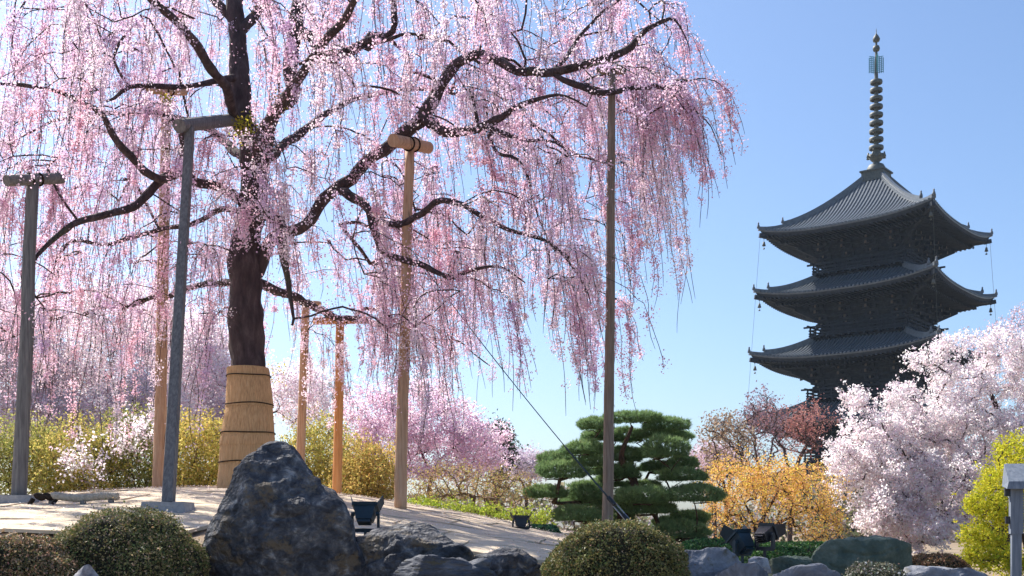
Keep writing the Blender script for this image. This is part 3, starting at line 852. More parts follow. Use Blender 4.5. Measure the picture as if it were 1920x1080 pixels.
dome_bush(38, 7.9, 102, 1006, 'smaller reddish clipped bush in the bottom left corner', 24000, [(.09, .095, .04), (.20, .15, .07), (.34, .22, .13), (.50, .32, .22)], [4, 3, 2.5, 1.4], 2)
dome_bush(1155, 8.3, 140, 982, 'large round clipped bush below the pine and the thin brown post', 40000, [(.09, .11, .035), (.18, .165, .06), (.27, .22, .09), (.40, .31, .18)], [5, 4, 2, .35], 3)
dome_bush(1640, 8.3, 68, 1055, 'small grey speckled bush in front of the mossy boulder', 8000, [(.05, .06, .035), (.12, .12, .08), (.30, .29, .22), (.5, .48, .40)], [4, 3, 2, 1.2], 4, leaf=.02)
dome_bush(1748, 10.5, 62, 1036, 'low brown-red azalea bush right of the mossy boulder', 7000, [(.10, .07, .03), (.22, .12, .06), (.36, .19, .11)], [3, 3, 1.5], 5, base_py=1090)
dome_bush(1500, 13, 130, 1016, 'low green hedge behind the twin floodlights', 14000, [(.04, .10, .025), (.08, .17, .04), (.15, .25, .06)], [3, 3, 1], 6, base_py=1075, leaf=.035)
dome_bush(1345, 14, 90, 1008, 'low dark green ground cover at the foot of the pine', 9000, [(.03, .09, .03), (.07, .15, .045)], [3, 2], 8, base_py=1065, leaf=.035)
dome_bush(1015, 14.5, 42, 982, 'low bluish green juniper beside the small black floodlight', 6000, [(.03, .085, .045), (.06, .14, .065), (.10, .20, .08)], [3, 3, 1], 9, base_py=1030, leaf=.04)

# ------------------------------------------------------------------ shrubs and trees
def tree_like(name, label, cat, base, trunk, blobs, foliage, mat='leaf', twig='twig', group=None, arch=.05, tip=.005, cap=.12, below=.0, step=.25, n_ties=200, cluster=.12, card=.05,
              cols=None, wts=None, per=20, crown='crown', rods=0, flat=None, trunk_r=.08, wob=.08, flowers=False):
    """base: (px, py, distance); trunk: list of (px,py,distance) stem paths; blobs: (px,py,distance,rx_px,ry_px,rdepth_m,weight)"""
    b = P(*base); b[2] = GZ(b[0], b[1])
    o = empty(name, b); tag(o, label, cat, group)
    gr = Grow(30000)
    for st in trunk:
        pts = np.vstack([b] + [P(*p) for p in st]) if st else np.vstack((b, b + (0, 0, .5)))
        c = catmull(pts, .15)
        gr.chain(c[1:] if gr.n else c, 0 if gr.n else -1, np.linspace(trunk_r, trunk_r * .3, len(c) - (1 if gr.n else 0)))
    wsum = sum(k[6] for k in blobs)
    T = []
    for (px, py, d, rx, ry, rd, wt) in blobs:
        n = max(2, int(n_ties * wt / wsum))
        u = nrm(rng.normal(size=(n, 3))) * rng.uniform(.25, 1, (n, 1)) ** .5
        T.append(P(px, py, d) + u * np.array((rx / F * d, rd, ry / F * d)))
    T = np.concatenate(T)
    T[:, 2] = np.maximum(T[:, 2], g(T[:, 0], T[:, 1]) + .08)
    order = np.argsort(np.linalg.norm(T - b, axis=1))
    ends = []
    for k in order:
        n0 = gr.n
        gr.tie(T[k], arch, below, step, wob)
        ends.append((n0, gr.n))
    gr.radii(tip, 2.4)
    v, q = gr.tubes(cap_r=cap)
    link('branches', to_mesh('branches', v - b, [q], smooth=True), M[twig], o)
    pos = []
    for (a, z) in ends:
        if z <= a: continue
        nodes = gr.p[a:z]
        m = len(nodes)
        w_ = np.linspace(.25, 1, m); w_ /= w_.sum()
        ncl = max(1, int(per / foliage))
        cpos = nodes[rng.choice(m, ncl, p=w_)] + rng.normal(0, cluster, (ncl, 3))
        pos.append(np.repeat(cpos, foliage, 0) + rng.normal(0, cluster * .38, (ncl * foliage, 3)))
    pos = np.concatenate(pos)
    # colour goes in patches of shoots
    patch = fbm(pos * .9 + 31, 2, 12)
    col = pick_cols(len(pos), cols, wts, .14)
    if flowers:
        vv, t, c_ = scatter_flowers(pos - b, card, col)
    else:
        vv, t, c_ = scatter_cards(pos - b, card, col, flat=flat)
    tag(link(crown, to_mesh(crown, vv, [t], c_), M[mat], o), kind='stuff')
    return o

WHITE = [(.93, .82, .84), (.92, .76, .80), (.95, .89, .89), (.86, .67, .71)]
PINKB = [(.90, .70, .79), (.86, .62, .75), (.92, .82, .86), (.84, .54, .66)]
# white cherry on the right
tree_like('cherry_tree', 'white blossoming cherry tree in front of the lower right of the pagoda', 'tree', (1880, 1060, 24),
          [[(1870, 980, 24), (1800, 900, 23.8), (1700, 830, 23.6)], [(1900, 940, 24), (1890, 820, 24), (1840, 700, 24.2)], [(1850, 990, 24), (1760, 960, 23.6), (1650, 930, 23.2)], [(1920, 900, 24.3), (1960, 760, 24.5), (1960, 650, 24.6)]],
          [(1640, 830, 23.6, 70, 60, 1.0, 1.4), (1740, 800, 24, 90, 55, 1.2, 1.6), (1800, 730, 24.2, 60, 45, 1.0, .9), (1890, 700, 24.4, 70, 55, 1.2, 1.2), (1850, 810, 24, 110, 80, 1.4, 2.2), (1680, 900, 23.2, 95, 60, 1.0, 1.8), (1780, 920, 23.2, 110, 80, 1.2, 2.2),
           (1650, 965, 22.8, 50, 40, .8, .9), (1720, 990, 22.6, 80, 42, .8, 1.2), (1900, 900, 23.6, 60, 90, 1.2, 1.2), (1598, 750, 23.8, 24, 24, .4, .2), (1735, 675, 24, 36, 22, .5, .2), (1580, 870, 23.4, 26, 60, .6, .45), (1800, 650, 24.2, 50, 24, .5, .2), (1690, 745, 24, 40, 20, .5, .3), (1880, 640, 24.2, 50, 24, .5, .3)],
          12, 'thin_petal', 'twig', arch=.06, n_ties=1000, cluster=.10, card=.058, cols=WHITE, wts=[4, 3, 4, .8], per=120, tip=.007, crown='blossoms', trunk_r=.12, cap=.12, flowers=False)
tree_like('cherry_tree', 'thin pinkish budding cherry reaching above the white cherry at the right edge', 'tree', (1990, 1050, 30),
          [[(1980, 900, 30), (1950, 760, 30), (1920, 650, 30)], [(2000, 860, 30), (2010, 700, 30)]],
          [(1890, 640, 30, 60, 45, 1.2, 1), (1910, 600, 30, 30, 30, .8, .5), (1850, 650, 30, 50, 25, .8, .4), (1960, 680, 30, 60, 70, 1.2, .8)], 5, 'thin_petal', 'twig', arch=.0, n_ties=150, cluster=.12, card=.05,
          cols=[(.70, .50, .56), (.55, .36, .40), (.8, .66, .7)], wts=[2, 1, 1], per=34, crown='blossoms', trunk_r=.1)
# pink cherries behind the mound
tree_like('cherry_tree', 'pink cherry tree behind the mound between the tan post and the pine', 'tree', (800, 960, 27),
          [[(805, 900, 27), (780, 820, 27)], [(810, 890, 27), (860, 830, 27)]],
          [(740, 830, 27, 85, 60, 1.2, 1.6), (830, 800, 27, 80, 50, 1.2, 1.4), (900, 840, 27, 65, 45, 1.0, 1.2), (700, 770, 27.2, 60, 50, 1, .9), (790, 740, 27.4, 60, 30, 1, .5), (690, 870, 26.5, 40, 50, .8, .7), (830, 880, 26.5, 80, 30, .8, .6)],
          9, 'thin_petal', 'twig', arch=.02, n_ties=560, cluster=.13, card=.062, cols=PINKB, wts=[3, 3, 1.5, 1.5], per=80, crown='blossoms')
for k, (bx, bd, blobs, lab) in enumerate([
    (60, 25, [(40, 690, 25, 120, 90, 1.3, 2), (60, 790, 24.5, 110, 55, 1.2, 1.5), (0, 600, 25.4, 100, 80, 1.2, 1.3)], 'pale pink cherry tree behind the grey round post at the left edge'),
    (230, 26, [(230, 690, 26, 110, 90, 1.3, 2), (200, 800, 25, 90, 60, 1.2, 1.5), (170, 880, 19.4, 45, 45, .5, .10), (250, 820, 19.8, 40, 30, .5, .12), (290, 780, 25.5, 80, 70, 1, 1.3), (220, 590, 26.4, 110, 60, 1.2, 1.2)], 'pale pink cherry tree behind the rope on the left of the mound'),
    (390, 28, [(380, 720, 28, 70, 80, 1.2, 1.4), (360, 640, 28.4, 70, 60, 1.2, .8), (560, 740, 29, 60, 60, 1.2, .7), (400, 800, 27.6, 80, 50, 1, 1)], 'pale pink cherry tree behind the straw wrapped trunk')]):
    tree_like('cherry_tree', lab, 'tree', (bx, 960, bd), [[(bx + 6, 880, bd), (bx - 20, 800, bd)], [(bx + 10, 880, bd), (bx + 50, 790, bd)]], blobs, 8, 'thin_petal', 'twig', arch=.02, n_ties=620,
              cluster=.15, card=.062, cols=[(.91, .78, .82), (.89, .70, .78), (.93, .86, .88), (.86, .64, .70)], wts=[3, 2, 3, 1], per=100, crown='blossoms')
# yellow-green shrubs behind the mound
YG = [(.50, .43, .11), (.62, .53, .16), (.36, .38, .10), (.66, .50, .20)]
for k, (bx, bd, wpx, top, lab, cols) in enumerate([
    (30, 20.5, 95, 760, 'yellow-green shrub behind the grey round post at the left edge', [(c[0] * .8, c[1] * .9, c[2]) for c in YG]),
    (150, 20.2, 85, 770, 'yellow-green shrub behind the rope on the left of the mound', YG),
    (260, 20.6, 85, 755, 'yellow-green shrub left of the tan prop post', [(c[0] * .62, c[1] * .72, c[2] * .8) for c in YG]),
    (375, 20.3, 72, 750, 'yellow-green shrub between the leaning grey post and the wrapped trunk', [(c[0] * 1.1, c[1] * 1.05, c[2]) for c in YG]),
    (600, 22.5, 75, 760, 'olive yellow shrub between the thin tan post and the orange post', YG),
    (690, 21.5, 62, 815, 'orange-yellow shrub between the orange post and the tall tan post', [(.58, .42, .13), (.62, .48, .15), (.42, .38, .11), (.58, .34, .12)])]):
    tree_like('shrub', lab, 'shrub', (bx, 950, bd), [[(bx - 15, 905, bd), (bx - 35, 870, bd)], [(bx + 15, 900, bd), (bx + 32, 860, bd)], [(bx, 880, bd)]],
              [(bx, (top + 950) / 2 + 6, bd, wpx, (950 - top) / 2, .8, 2), (bx - wpx * .45, (top + 950) / 2 + 22, bd - .3, wpx * .6, (950 - top) / 2.6, .7, 1), (bx + wpx * .45, (top + 950) / 2 + 18, bd - .2, wpx * .6, (950 - top) / 2.6, .7, 1)],
              7, 'leaf', 'twig', 'shrubs behind the mound', arch=.02, n_ties=260, cluster=.12, card=.05, cols=cols, wts=[3, 3, 2, 1], per=56, trunk_r=.04)
# bare twiggy shrub with green undergrowth
tree_like('shrub', 'bare tan twiggy shrub with green shoots at its foot right of the tall tan post', 'shrub', (880, 980, 20), [[(850, 930, 20), (820, 880, 20)], [(890, 930, 20), (900, 880, 20)], [(930, 940, 20), (970, 890, 20)]],
          [(860, 905, 20, 90, 40, .8, 1.2), (950, 920, 20, 60, 40, .7, 1), (800, 930, 20, 40, 30, .6, .5)], 3, 'leaf', 'pale_twig', 'shrubs behind the mound', arch=0, n_ties=420, cluster=.08, card=.035,
          cols=[(.42, .27, .15), (.5, .36, .18), (.45, .42, .10)], wts=[3, 2, 2], per=16, trunk_r=.03, tip=.006)
tree_like('shrub', 'fresh green low shrub along the mound edge right of the tall tan post', 'shrub', (850, 985, 18.5), [[(830, 960, 18.5)], [(880, 960, 18.5)]],
          [(800, 955, 18.5, 45, 18, .5, 1), (870, 960, 18.5, 60, 18, .5, 1.3), (940, 968, 18.5, 60, 16, .5, 1.1), (1000, 972, 18.4, 40, 14, .4, .7)], 6, 'leaf', 'pale_twig', 'shrubs behind the mound', arch=.05, n_ties=260, cluster=.06, card=.04,
          cols=[(.38, .46, .06), (.50, .52, .09), (.26, .36, .05)], wts=[3, 2, 2], per=34, trunk_r=.02)
# orange maple shrub
tree_like('maple_shrub', 'wide orange and yellow leafed maple shrub between the pine and the white cherry', 'shrub', (1420, 1030, 21),
          [[(1415, 985, 21), (1390, 930, 21)], [(1425, 985, 21), (1455, 930, 21), (1470, 890, 21)], [(1400, 1000, 21), (1350, 960, 21)], [(1440, 995, 21), (1520, 950, 20.8)]],
          [(1370, 900, 21, 65, 45, .9, 1.5), (1450, 895, 21, 70, 45, .9, 1.7), (1520, 920, 21, 65, 55, .9, 1.5), (1430, 950, 20.6, 100, 50, .9, 1.2), (1540, 985, 20.6, 50, 40, .7, .8), (1350, 960, 20.6, 40, 50, .6, .5)],
          4, 'leaf', 'twig', None, arch=.04, n_ties=520, cluster=.08, card=.042, cols=[(.82, .48, .16), (.87, .62, .13), (.75, .45, .26), (.86, .66, .16)], wts=[3, 2.8, 2.4, 1.4], per=34, trunk_r=.05, cap=.06)
# lime maple on the right
tree_like('maple_tree', 'lime yellow young maple behind the lamp post in the right corner', 'tree', (1930, 1080, 13.5),
          [[(1920, 1010, 13.5), (1890, 950, 13.5)], [(1935, 980, 13.5), (1930, 880, 13.5)], [(1910, 1040, 13.5), (1850, 1020, 13.4)]],
          [(1900, 850, 13.5, 36, 26, .4, 1), (1880, 900, 13.4, 45, 26, .4, 1.2), (1850, 945, 13.3, 45, 22, .4, 1.2), (1900, 960, 13.5, 50, 30, .4, 1.2), (1850, 1005, 13.3, 45, 18, .4, 1.1), (1840, 1045, 13.2, 45, 18, .3, 1), (1900, 1050, 13.4, 50, 24, .4, 1.1), (1950, 900, 13.6, 40, 60, .5, 1)],
          9, 'leaf', 'twig', None, arch=.05, n_ties=380, cluster=.055, card=.036, cols=[(.60, .58, .05), (.70, .64, .08), (.44, .50, .05)], wts=[3, 2, 1.2], per=56, trunk_r=.03)
# far trees
tree_like('maple_tree', 'dark red maple in front of the lowest visible pagoda roof', 'tree', (1480, 990, 60), [[(1480, 900, 60), (1470, 840, 60)], [(1490, 890, 60), (1520, 820, 60)]],
          [(1470, 795, 60, 55, 28, 2, 1.4), (1520, 785, 60, 40, 30, 2, 1.2), (1440, 770, 60, 35, 22, 2, .5), (1500, 830, 60, 55, 25, 2, .8)], 5, 'leaf', 'twig', None, arch=.02, n_ties=210, cluster=.26, card=.11,
          cols=[(.44, .19, .17), (.54, .29, .24), (.34, .18, .18)], wts=[3, 2, 2], per=24, trunk_r=.15, tip=.02)
for k, (bx, bd, top, hw, lab, cols, per) in enumerate([
    (1360, 52, 775, 60, 'bare brown tree with fine twigs behind the orange maple shrub', [(.30, .20, .14), (.40, .30, .2)], 14),
    (1430, 56, 728, 55, 'taller bare tree with sparse grey buds left of the red maple', [(.26, .2, .24), (.3, .18, .2)], 9),
    (1340, 70, 830, 60, 'pale pink cherry far behind the pine', [(.8, .66, .72), (.7, .55, .62)], 34),
    (985, 64, 850, 45, 'pale lilac distant cherry left of the pine', [(.75, .66, .74), (.66, .56, .62)], 34),
    (930, 50, 800, 34, 'dark distant evergreen showing beside the pink cherry', [(.05, .07, .05), (.08, .10, .06)], 30),
    (615, 58, 700, 60, 'bare distant tree seen through the blossoms beside the orange post', [(.3, .24, .2), (.4, .33, .25)], 10),
    (420, 46, 660, 90, 'hazy pinkish distant tree behind the wrapped trunk', [(.7, .52, .56), (.8, .68, .70)], 30)]):
    tree_like('tree', lab, 'tree', (bx, 1000, bd), [[(bx, 930, bd), (bx - hw * .3, (top + 930) / 2, bd)], [(bx + 4, 930, bd), (bx + hw * .35, (top + 920) / 2, bd)]],
              [(bx, (top + 900) / 2, bd, hw, (900 - top) / 2, 2, 2), (bx, (top * 2 + 900) / 3, bd, hw * .6, (900 - top) / 3, 2, 1)], 3, 'leaf', 'twig', 'distant trees', arch=.0, n_ties=230, cluster=.25, card=.13,
              cols=cols, wts=[1, 1], per=per, trunk_r=.12, tip=.014)
# distant wood, one mass along the horizon
n = 26000
tx = rng.uniform(-75, 75, n); ty = 92 + rng.uniform(-6, 6, n)
hh = 4.2 + 2.0 * fbm(np.stack((tx * .16, ty * 0, ty * 0), 1), 3, 3)
tz = rng.uniform(0, 1, n) ** .8 * hh
tp = np.stack((tx, ty, tz), 1)
vv, t, c_ = scatter_cards(tp, .55, pick_cols(n, [(.22, .2, .12), (.30, .24, .18), (.16, .18, .09), (.48, .40, .42)], [3, 2, 2, 1.5]))
tag(link('treeline', to_mesh('treeline', vv, [t], c_), M['leaf']), 'low distant wood closing the garden along the horizon', 'trees', kind='stuff')

# ------------------------------------------------------------------ clipped pine
PD = 20.0
pb = P(1175, 1010, PD); pb[2] = GZ(pb[0], pb[1])
pine = empty('pine_tree', pb)
tag(pine, 'dark green cloud pruned pine with layered pads behind the thin brown post', 'tree')
PADS = [(1187, 785, 50, 10, 0), (1112, 798, 24, 11, -.2), (1247, 798, 38, 12, .1), (1270, 820, 26, 10, .4), (1107, 820, 15, 8, .5), (1096, 844, 38, 13, -.3), (1250, 843, 38, 22, -.5), (1172, 820, 36, 14, .5), (1172, 856, 32, 15, .3),
        (1046, 862, 36, 11, .2), (1110, 868, 22, 11, -.2), (1279, 871, 27, 13, .3), (1054, 885, 44, 18, -.4), (1170, 888, 28, 15, .2), (1278, 894, 42, 12, -.3), (1024, 926, 38, 12, -.2), (1300, 930, 54, 17, -.5), (1199, 933, 50, 16, -.6),
        (1102, 928, 32, 18, .2), (1080, 967, 44, 14, -.5), (1217, 955, 50, 13, -.2), (1294, 972, 34, 11, .3), (1277, 999, 48, 17, -.5), (1148, 968, 40, 17, .4), (1140, 905, 26, 14, .6)]
gp = Grow(6000)
st = catmull(np.array([pb, P(1168, 960, PD), P(1190, 910, PD + .1), P(1165, 860, PD), P(1185, 800, PD)]), .1)
gp.chain(st, -1, np.linspace(.13, .03, len(st)))
ipos, idir, icol = [], [], []
for yy in range(818, 1000, 32):                      # inner layers round the stem
    f_ = (yy - 790) / 200
    for sx in (-1, 1):
        PADS.append((1172 + sx * rng.uniform(20, 45 + 70 * f_), yy + rng.uniform(-4, 4), 30 + 16 * f_, 10, rng.uniform(.1, .8)))
for (px, py, hw, hh_, dz) in sorted(PADS, key=lambda a: -a[1]):
    c = P(px, py, PD + dz); R = hw * 1.08 / F * PD; Hh = hh_ / F * PD
    for k in range(5):
        gp.tie(c + np.array((rng.uniform(-.7, .7) * R, rng.uniform(-.5, .5) * R, -Hh * .8)), -.08, .0, .15, .06)
    n = int(700 * (hw / 40) * (hh_ / 13) ** .5) + 160
    u = nrm(rng.normal(size=(n, 3))) * rng.uniform(.35, 1, (n, 1)) ** .33
    u[:, 2] = np.where(u[:, 2] < -.35, -.35 - rng.random(n) * .1, u[:, 2])
    bump = 1 + .22 * fbm(u * 2.4 + px, 2, 3)[:, None]
    ipos.append(c + u * bump * np.array((R, max(R * .75, .3), Hh * 1.2)))
    dd = u * np.array((.7, .7, .9)) + np.array((0, 0, .85))
    idir.append(nrm(dd))
    tone = np.clip(u[:, 2:3] * .25 + .5, 0, 1)  # sunlit pad tops and shaded undersides painted into the needle colour
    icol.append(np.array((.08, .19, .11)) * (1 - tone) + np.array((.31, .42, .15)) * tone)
gp.radii(.010, 2.4)
v, q = gp.tubes(cap_r=.13)
link('branches', to_mesh('branches', v - pb, [q], smooth=True), M['pine_bark'], pine)
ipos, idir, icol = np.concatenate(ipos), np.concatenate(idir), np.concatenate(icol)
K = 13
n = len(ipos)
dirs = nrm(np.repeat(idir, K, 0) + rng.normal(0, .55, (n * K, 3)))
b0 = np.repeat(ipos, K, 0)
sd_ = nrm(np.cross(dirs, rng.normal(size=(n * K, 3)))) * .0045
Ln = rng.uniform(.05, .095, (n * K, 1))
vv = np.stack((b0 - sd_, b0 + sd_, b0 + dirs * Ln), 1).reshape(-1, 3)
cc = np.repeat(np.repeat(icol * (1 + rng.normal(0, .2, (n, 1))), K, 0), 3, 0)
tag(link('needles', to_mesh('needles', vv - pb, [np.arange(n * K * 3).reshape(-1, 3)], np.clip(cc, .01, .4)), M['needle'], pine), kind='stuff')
print('pine tris', n * K)

# ------------------------------------------------------------------ litter on the mound
n = 9000
lx, ly = rng.normal(-3.4, 3.4, n), rng.uniform(8.6, 19, n)
lp = np.stack((lx, ly, g(lx, ly) + .062), 1)
vv, t, c_ = scatter_cards(lp, .022, pick_cols(n, [(.9, .74, .8), (.92, .84, .87), (.45, .32, .2), (.3, .2, .12)], [3, 3, 2, 1]), flat=np.array((0, 0, 2.5)))
tag(link('fallen_petals', to_mesh('fallen_petals', vv, [t], c_), M['leaf']), 'fallen pale petals and dry bits strewn over the mound', 'petals', kind='stuff')

# ------------------------------------------------------------------ pagoda
PGD = 115.0
pg = empty('pagoda', (P(1643, 500, PGD)[0], PGD, 0), math.radians(-39.6))
tag(pg, 'dark five storeyed wooden pagoda with grey tiled roofs and tall bronze spire', 'pagoda')
EZ = [5.1, 11.6, 18.1, 24.6, 31.0]
EE = [10.2, 9.85, 9.5, 9.15, 8.8]
WW = [4.75, 4.5, 4.25, 4.0, 3.75]
RT = [7.7, 14.2, 20.7, 27.2, 37.6]                 # height where each roof meets the next storey
RTW = [5.2, 5.0, 4.8, 4.55, 1.0]
ROT = [np.array(((math.cos(a), math.sin(a), 0), (-math.sin(a), math.cos(a), 0), (0, 0, 1))) for a in (0, math.pi / 2, math.pi, 1.5 * math.pi)]
LIFT = .85
def four(mb, v, q=(), t=()):
    v = np.asarray(v, float).reshape(-1, 3)
    for R_ in ROT: mb.add(v @ R_, q, t)
def fbox(mb, c, size, ax=None):
    t = MB(); t.box(c, size, ax)
    four(mb, t.v[0], t.q[0])
def fbar(mb, a, b, wd, ht):
    t = MB(); t.bar(a, b, wd, ht)
    four(mb, t.v[0], t.q[0])
for s_ in range(5):
    E, ze, zt, T, W = EE[s_], EZ[s_], RT[s_], RTW[s_], WW[s_]
    topr = s_ == 4
    def rz(x, dd):
        """roof height at sideways x and distance dd from the axis (face -Y)"""
        v_ = np.clip((E - dd) / (E - T), 0, 1)
        prof_ = (.50 * v_ + .50 * v_ ** 1.9) if topr else (.62 * v_ + .38 * v_ ** 2)
        return ze + .35 + (zt - ze - .35) * prof_ + LIFT * (np.abs(x) / E) ** 2.8 * (1 - v_) ** 1.6
    nu, nv = 40, 14
    v_ = np.linspace(0, 1, nv); dd = E + (T - E) * v_
    u = np.linspace(-1, 1, nu)
    X = u[None] * dd[:, None]; D = np.repeat(dd[:, None], nu, 1)
    Z = rz(X, D)
    V = np.stack((X, -D, Z), -1).reshape(-1, 3)
    ii = (np.arange(nv - 1)[:, None] * nu + np.arange(nu - 1)[None]).ravel()
    rm = MB(); four(rm, V, np.stack((ii, ii + 1, ii + nu + 1, ii + nu), -1))
    # eave edge, soffit
    e0 = V[:nu]; em = e0 - (0, 0, .13); e1 = e0 - (0, 0, .42); e1[:, 1] += .22; em[:, 1] += .03; e1[:, 0] *= .99
    jj = np.arange(nu - 1)
    four(rm, np.vstack((em, e0)), np.stack((jj, jj + 1, jj + nu + 1, jj + nu), -1))
    e2 = e1.copy(); e2[:, 0] *= .6; e2[:, 1] *= .6; e2[:, 2] = ze + .25 + (e2[:, 2] - ze) * .25
    roof = rm.build('roof', M['tile'], pg, False)
    sm = MB(); four(sm, np.vstack((e2, e1)), np.stack((jj, jj + 1, jj + nu + 1, jj + nu), -1)); four(sm, np.vstack((e1, em)), np.stack((jj, jj + 1, jj + nu + 1, jj + nu), -1))
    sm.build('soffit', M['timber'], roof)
    # tile rolls running down the slope
    tr = MB()
    sp = .40
    for k in range(int(2 * E / sp) + 1):
        x = -E + .05 + k * sp
        if abs(x) > E - .1: continue
        dtop = max(T, abs(x))
        m_ = 9
        ds = np.linspace(E + .06, dtop, m_)
        zc = rz(np.full(m_, x), ds)
        prof = [(-.10, 0), (-.075, .15), (.075, .15), (.10, 0)]
        vv_ = np.array([(x + a_, -ds[j], zc[j] + b_ - .01) for j in range(m_) for a_, b_ in prof])
        qq = []
        for j in range(m_ - 1):
            for a_ in range(3):
                qq.append((j * 4 + a_, j * 4 + a_ + 1, j * 4 + 5 + a_, j * 4 + 4 + a_))
        qq.append((0, 3, 2, 1))
        four(tr, vv_, qq)
    tag(tr.build('tile_rolls', M['tile'], roof), kind='stuff')
    # hip ridges with stepped ends, wind bells
    for R_ in ROT:
        mb = MB()
        ds = np.linspace(E + .15, T + .05, 14)
        zc = rz(ds * 0 + np.minimum(ds, E), np.minimum(ds, E))
        pts = np.stack((ds, -ds, zc + .12), 1) @ R_
        for j in range(13): mb.bar(pts[j], pts[j + 1] + (pts[j + 1] - pts[j]) * .03, .42, .36)
        k0 = 3
        up = pts[k0:] + (0, 0, .3)
        for j in range(len(up) - 1): mb.bar(up[j], up[j + 1] + (up[j + 1] - up[j]) * .03, .32, .34)
        hr = mb.build('hip_ridge', M['tile'], roof)
        for q_, sz in ((pts[0] + (0, 0, .25), 1.0), (up[0] + (0, 0, .25), 1.0)):
            o_ = MB(); o_.lathe([(0, -.25), (.17 * sz, -.2), (.15 * sz, .05), (.07 * sz, .2), (.10 * sz, .32), (0, .45)], 8, q_)
            o_.build('ridge_end_tile', M['tile'], roof, True)
        tipc = np.array((E * .97, -E * .97, ze + LIFT - .3)) @ R_
        b_ = MB(); b_.tube([tipc, tipc - (0, 0, .75)], .025, 5)
        b_.lathe([(.02, -.55), (.11, -.6), (.14, -.8), (.2, -1.0), (.16, -1.0), (0, -.75)], 10, tipc)
        b_.tube([tipc - (0, 0, .8), tipc - (0, 0, 1.2)], .02, 4); b_.box(tipc - (0, 0, 1.28), (.2, .03, .15))
        b_.build('wind_bell', M['bronze'], roof, True)
    # rafters: two rows under the eave
    rf = MB()
    for k in range(int(2 * E / .46)):
        x = -E + .25 + k * .46
        if abs(x) > E - .15: continue
        l0 = LIFT * (abs(x) / E) ** 2.8
        inn = max(.60 * E, abs(x) * .98)
        fbar(rf, (x, -E + .10, ze - .12 + l0), (x, -inn - .02, ze - .12 + l0 * .35 + .18), .15, .17)
        if abs(x) < .86 * E:
            l1 = l0 * .55
            fbar(rf, (x, -.85 * E, ze - .38 + l1), (x, -max(.5 * E, abs(x)), ze - .25 + l1 * .3), .17, .19)
    for R_ in ROT:
        rf.bar(np.array((E * 1.01, -E * 1.01, ze + LIFT - .2)) @ R_, np.array((W, -W, ze - .55)) @ R_, .34, .42)
        rf.bar(np.array((E * .84, -E * .84, ze + .1)) @ R_, np.array((W, -W, ze - 1.1)) @ R_, .32, .42)
        rf.bar(np.array((E * .68, -E * .68, ze - .55)) @ R_, np.array((W, -W, ze - 1.9)) @ R_, .32, .42)
    tag(rf.build('rafters', M['timber'], roof), kind='stuff')
    # bracket tiers: rings stepping out under the eave with arms and bearing blocks
    body0 = 0.0 if s_ == 0 else RT[s_ - 1] - .1
    zb = ze - 2.45
    bk = MB(); ends_ = MB()
    inner = [(W, zb), (W * 1.02, zb + .5), (W + (.62 * E - W) * .4, zb + 1.2), (W + (.62 * E - W) * .75, zb + 1.9), (.60 * E, ze - .3)]
    for (w0, z0), (w1, z1) in zip(inner, inner[1:]):
        four(bk, [(-w0, -w0, z0), (w0, -w0, z0), (w1, -w1, z1), (-w1, -w1, z1)], [(0, 1, 2, 3)])
    steps = [(W + .25, zb + .35), (W + (.62 * E - W) * .38, zb + .95), (W + (.62 * E - W) * .72, zb + 1.55), (W + (.62 * E - W) * 1.05, zb + 2.05)]
    for w_, z_ in steps:
        fbox(bk, (0, -w_, z_ + .17), (2 * w_ + .5, .24, .26))
    cols_x = [-W, -W / 3, W / 3, W]
    for x in cols_x:
        for j, (w_, z_) in enumerate(steps):
            xx = x * (1 + .0 * j)
            fbar(bk, (xx, -W + .2, z_ - .12), (xx, -w_ - .42, z_ - .12), .26, .30)
            for ox in (-.55, 0, .55):
                fbox(bk, (xx + ox, -w_, z_ - .08), (.32, .34, .24))
            fbox(bk, (xx, -w_, z_ - .28), (1.45, .2, .2))
            fbox(ends_, (xx, -w_ - .43, z_ - .12), (.2, .04, .24))
        # long tail rafter slanting out
        fbar(bk, (x, -W, zb + 2.0), (x, -W - (.62 * E - W) * 1.05 - .5, zb + 1.35), .24, .30)
        fbox(ends_, (x, -W - (.62 * E - W) * 1.05 - .52, zb + 1.34), (.22, .05, .28))
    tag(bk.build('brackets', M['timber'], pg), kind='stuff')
    tag(ends_.build('beam_ends', M['timber_pale'], pg), kind='stuff')
    # walls: posts, rails, plank doors and slatted windows in each face
    wb = MB()
    fz0, fz1 = body0, zb + .6
    four(wb, [(-W + .12, -W + .12, fz0), (W - .12, -W + .12, fz0), (W - .12, -W + .12, fz1), (-W + .12, -W + .12, fz1)], [(0, 1, 2, 3)])
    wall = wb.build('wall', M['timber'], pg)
    for x in cols_x:
        for R_ in ROT:
            mb = MB(); c_ = np.array((x, -W, 0)) @ R_
            mb.tube([c_ + (0, 0, fz0), c_ + (0, 0, fz1)], .24, 10)
            if abs(x) < W or True:
                mb.build('column', M['timber'], wall, True)
    for R_ in ROT:
        rl = MB()
        for z_ in (fz0 + 1.15, fz0 + (fz1 - fz0) * .62, fz1 - .25):
            c_ = np.array((0, -W - .04, z_))
            t_ = MB(); t_.box(c_, (2 * W + .3, .16, .24)); rl.add(t_.v[0] @ R_, t_.q[0])
        rl.build('rail', M['timber'], wall)
        for x in (-W * .667, W * .667):
            wn = MB()
            for k in range(9):
                t_ = MB(); t_.box((x - .8 + .2 * k, -W + .08, fz0 + (fz1 - fz0) * .42 + .5), (.07, .07, max(.5, (fz1 - fz0) * .35))); wn.add(t_.v[0] @ R_, t_.q[0])
            wn.build('slatted_window', M['timber'], wall)
        dr = MB(); t_ = MB()
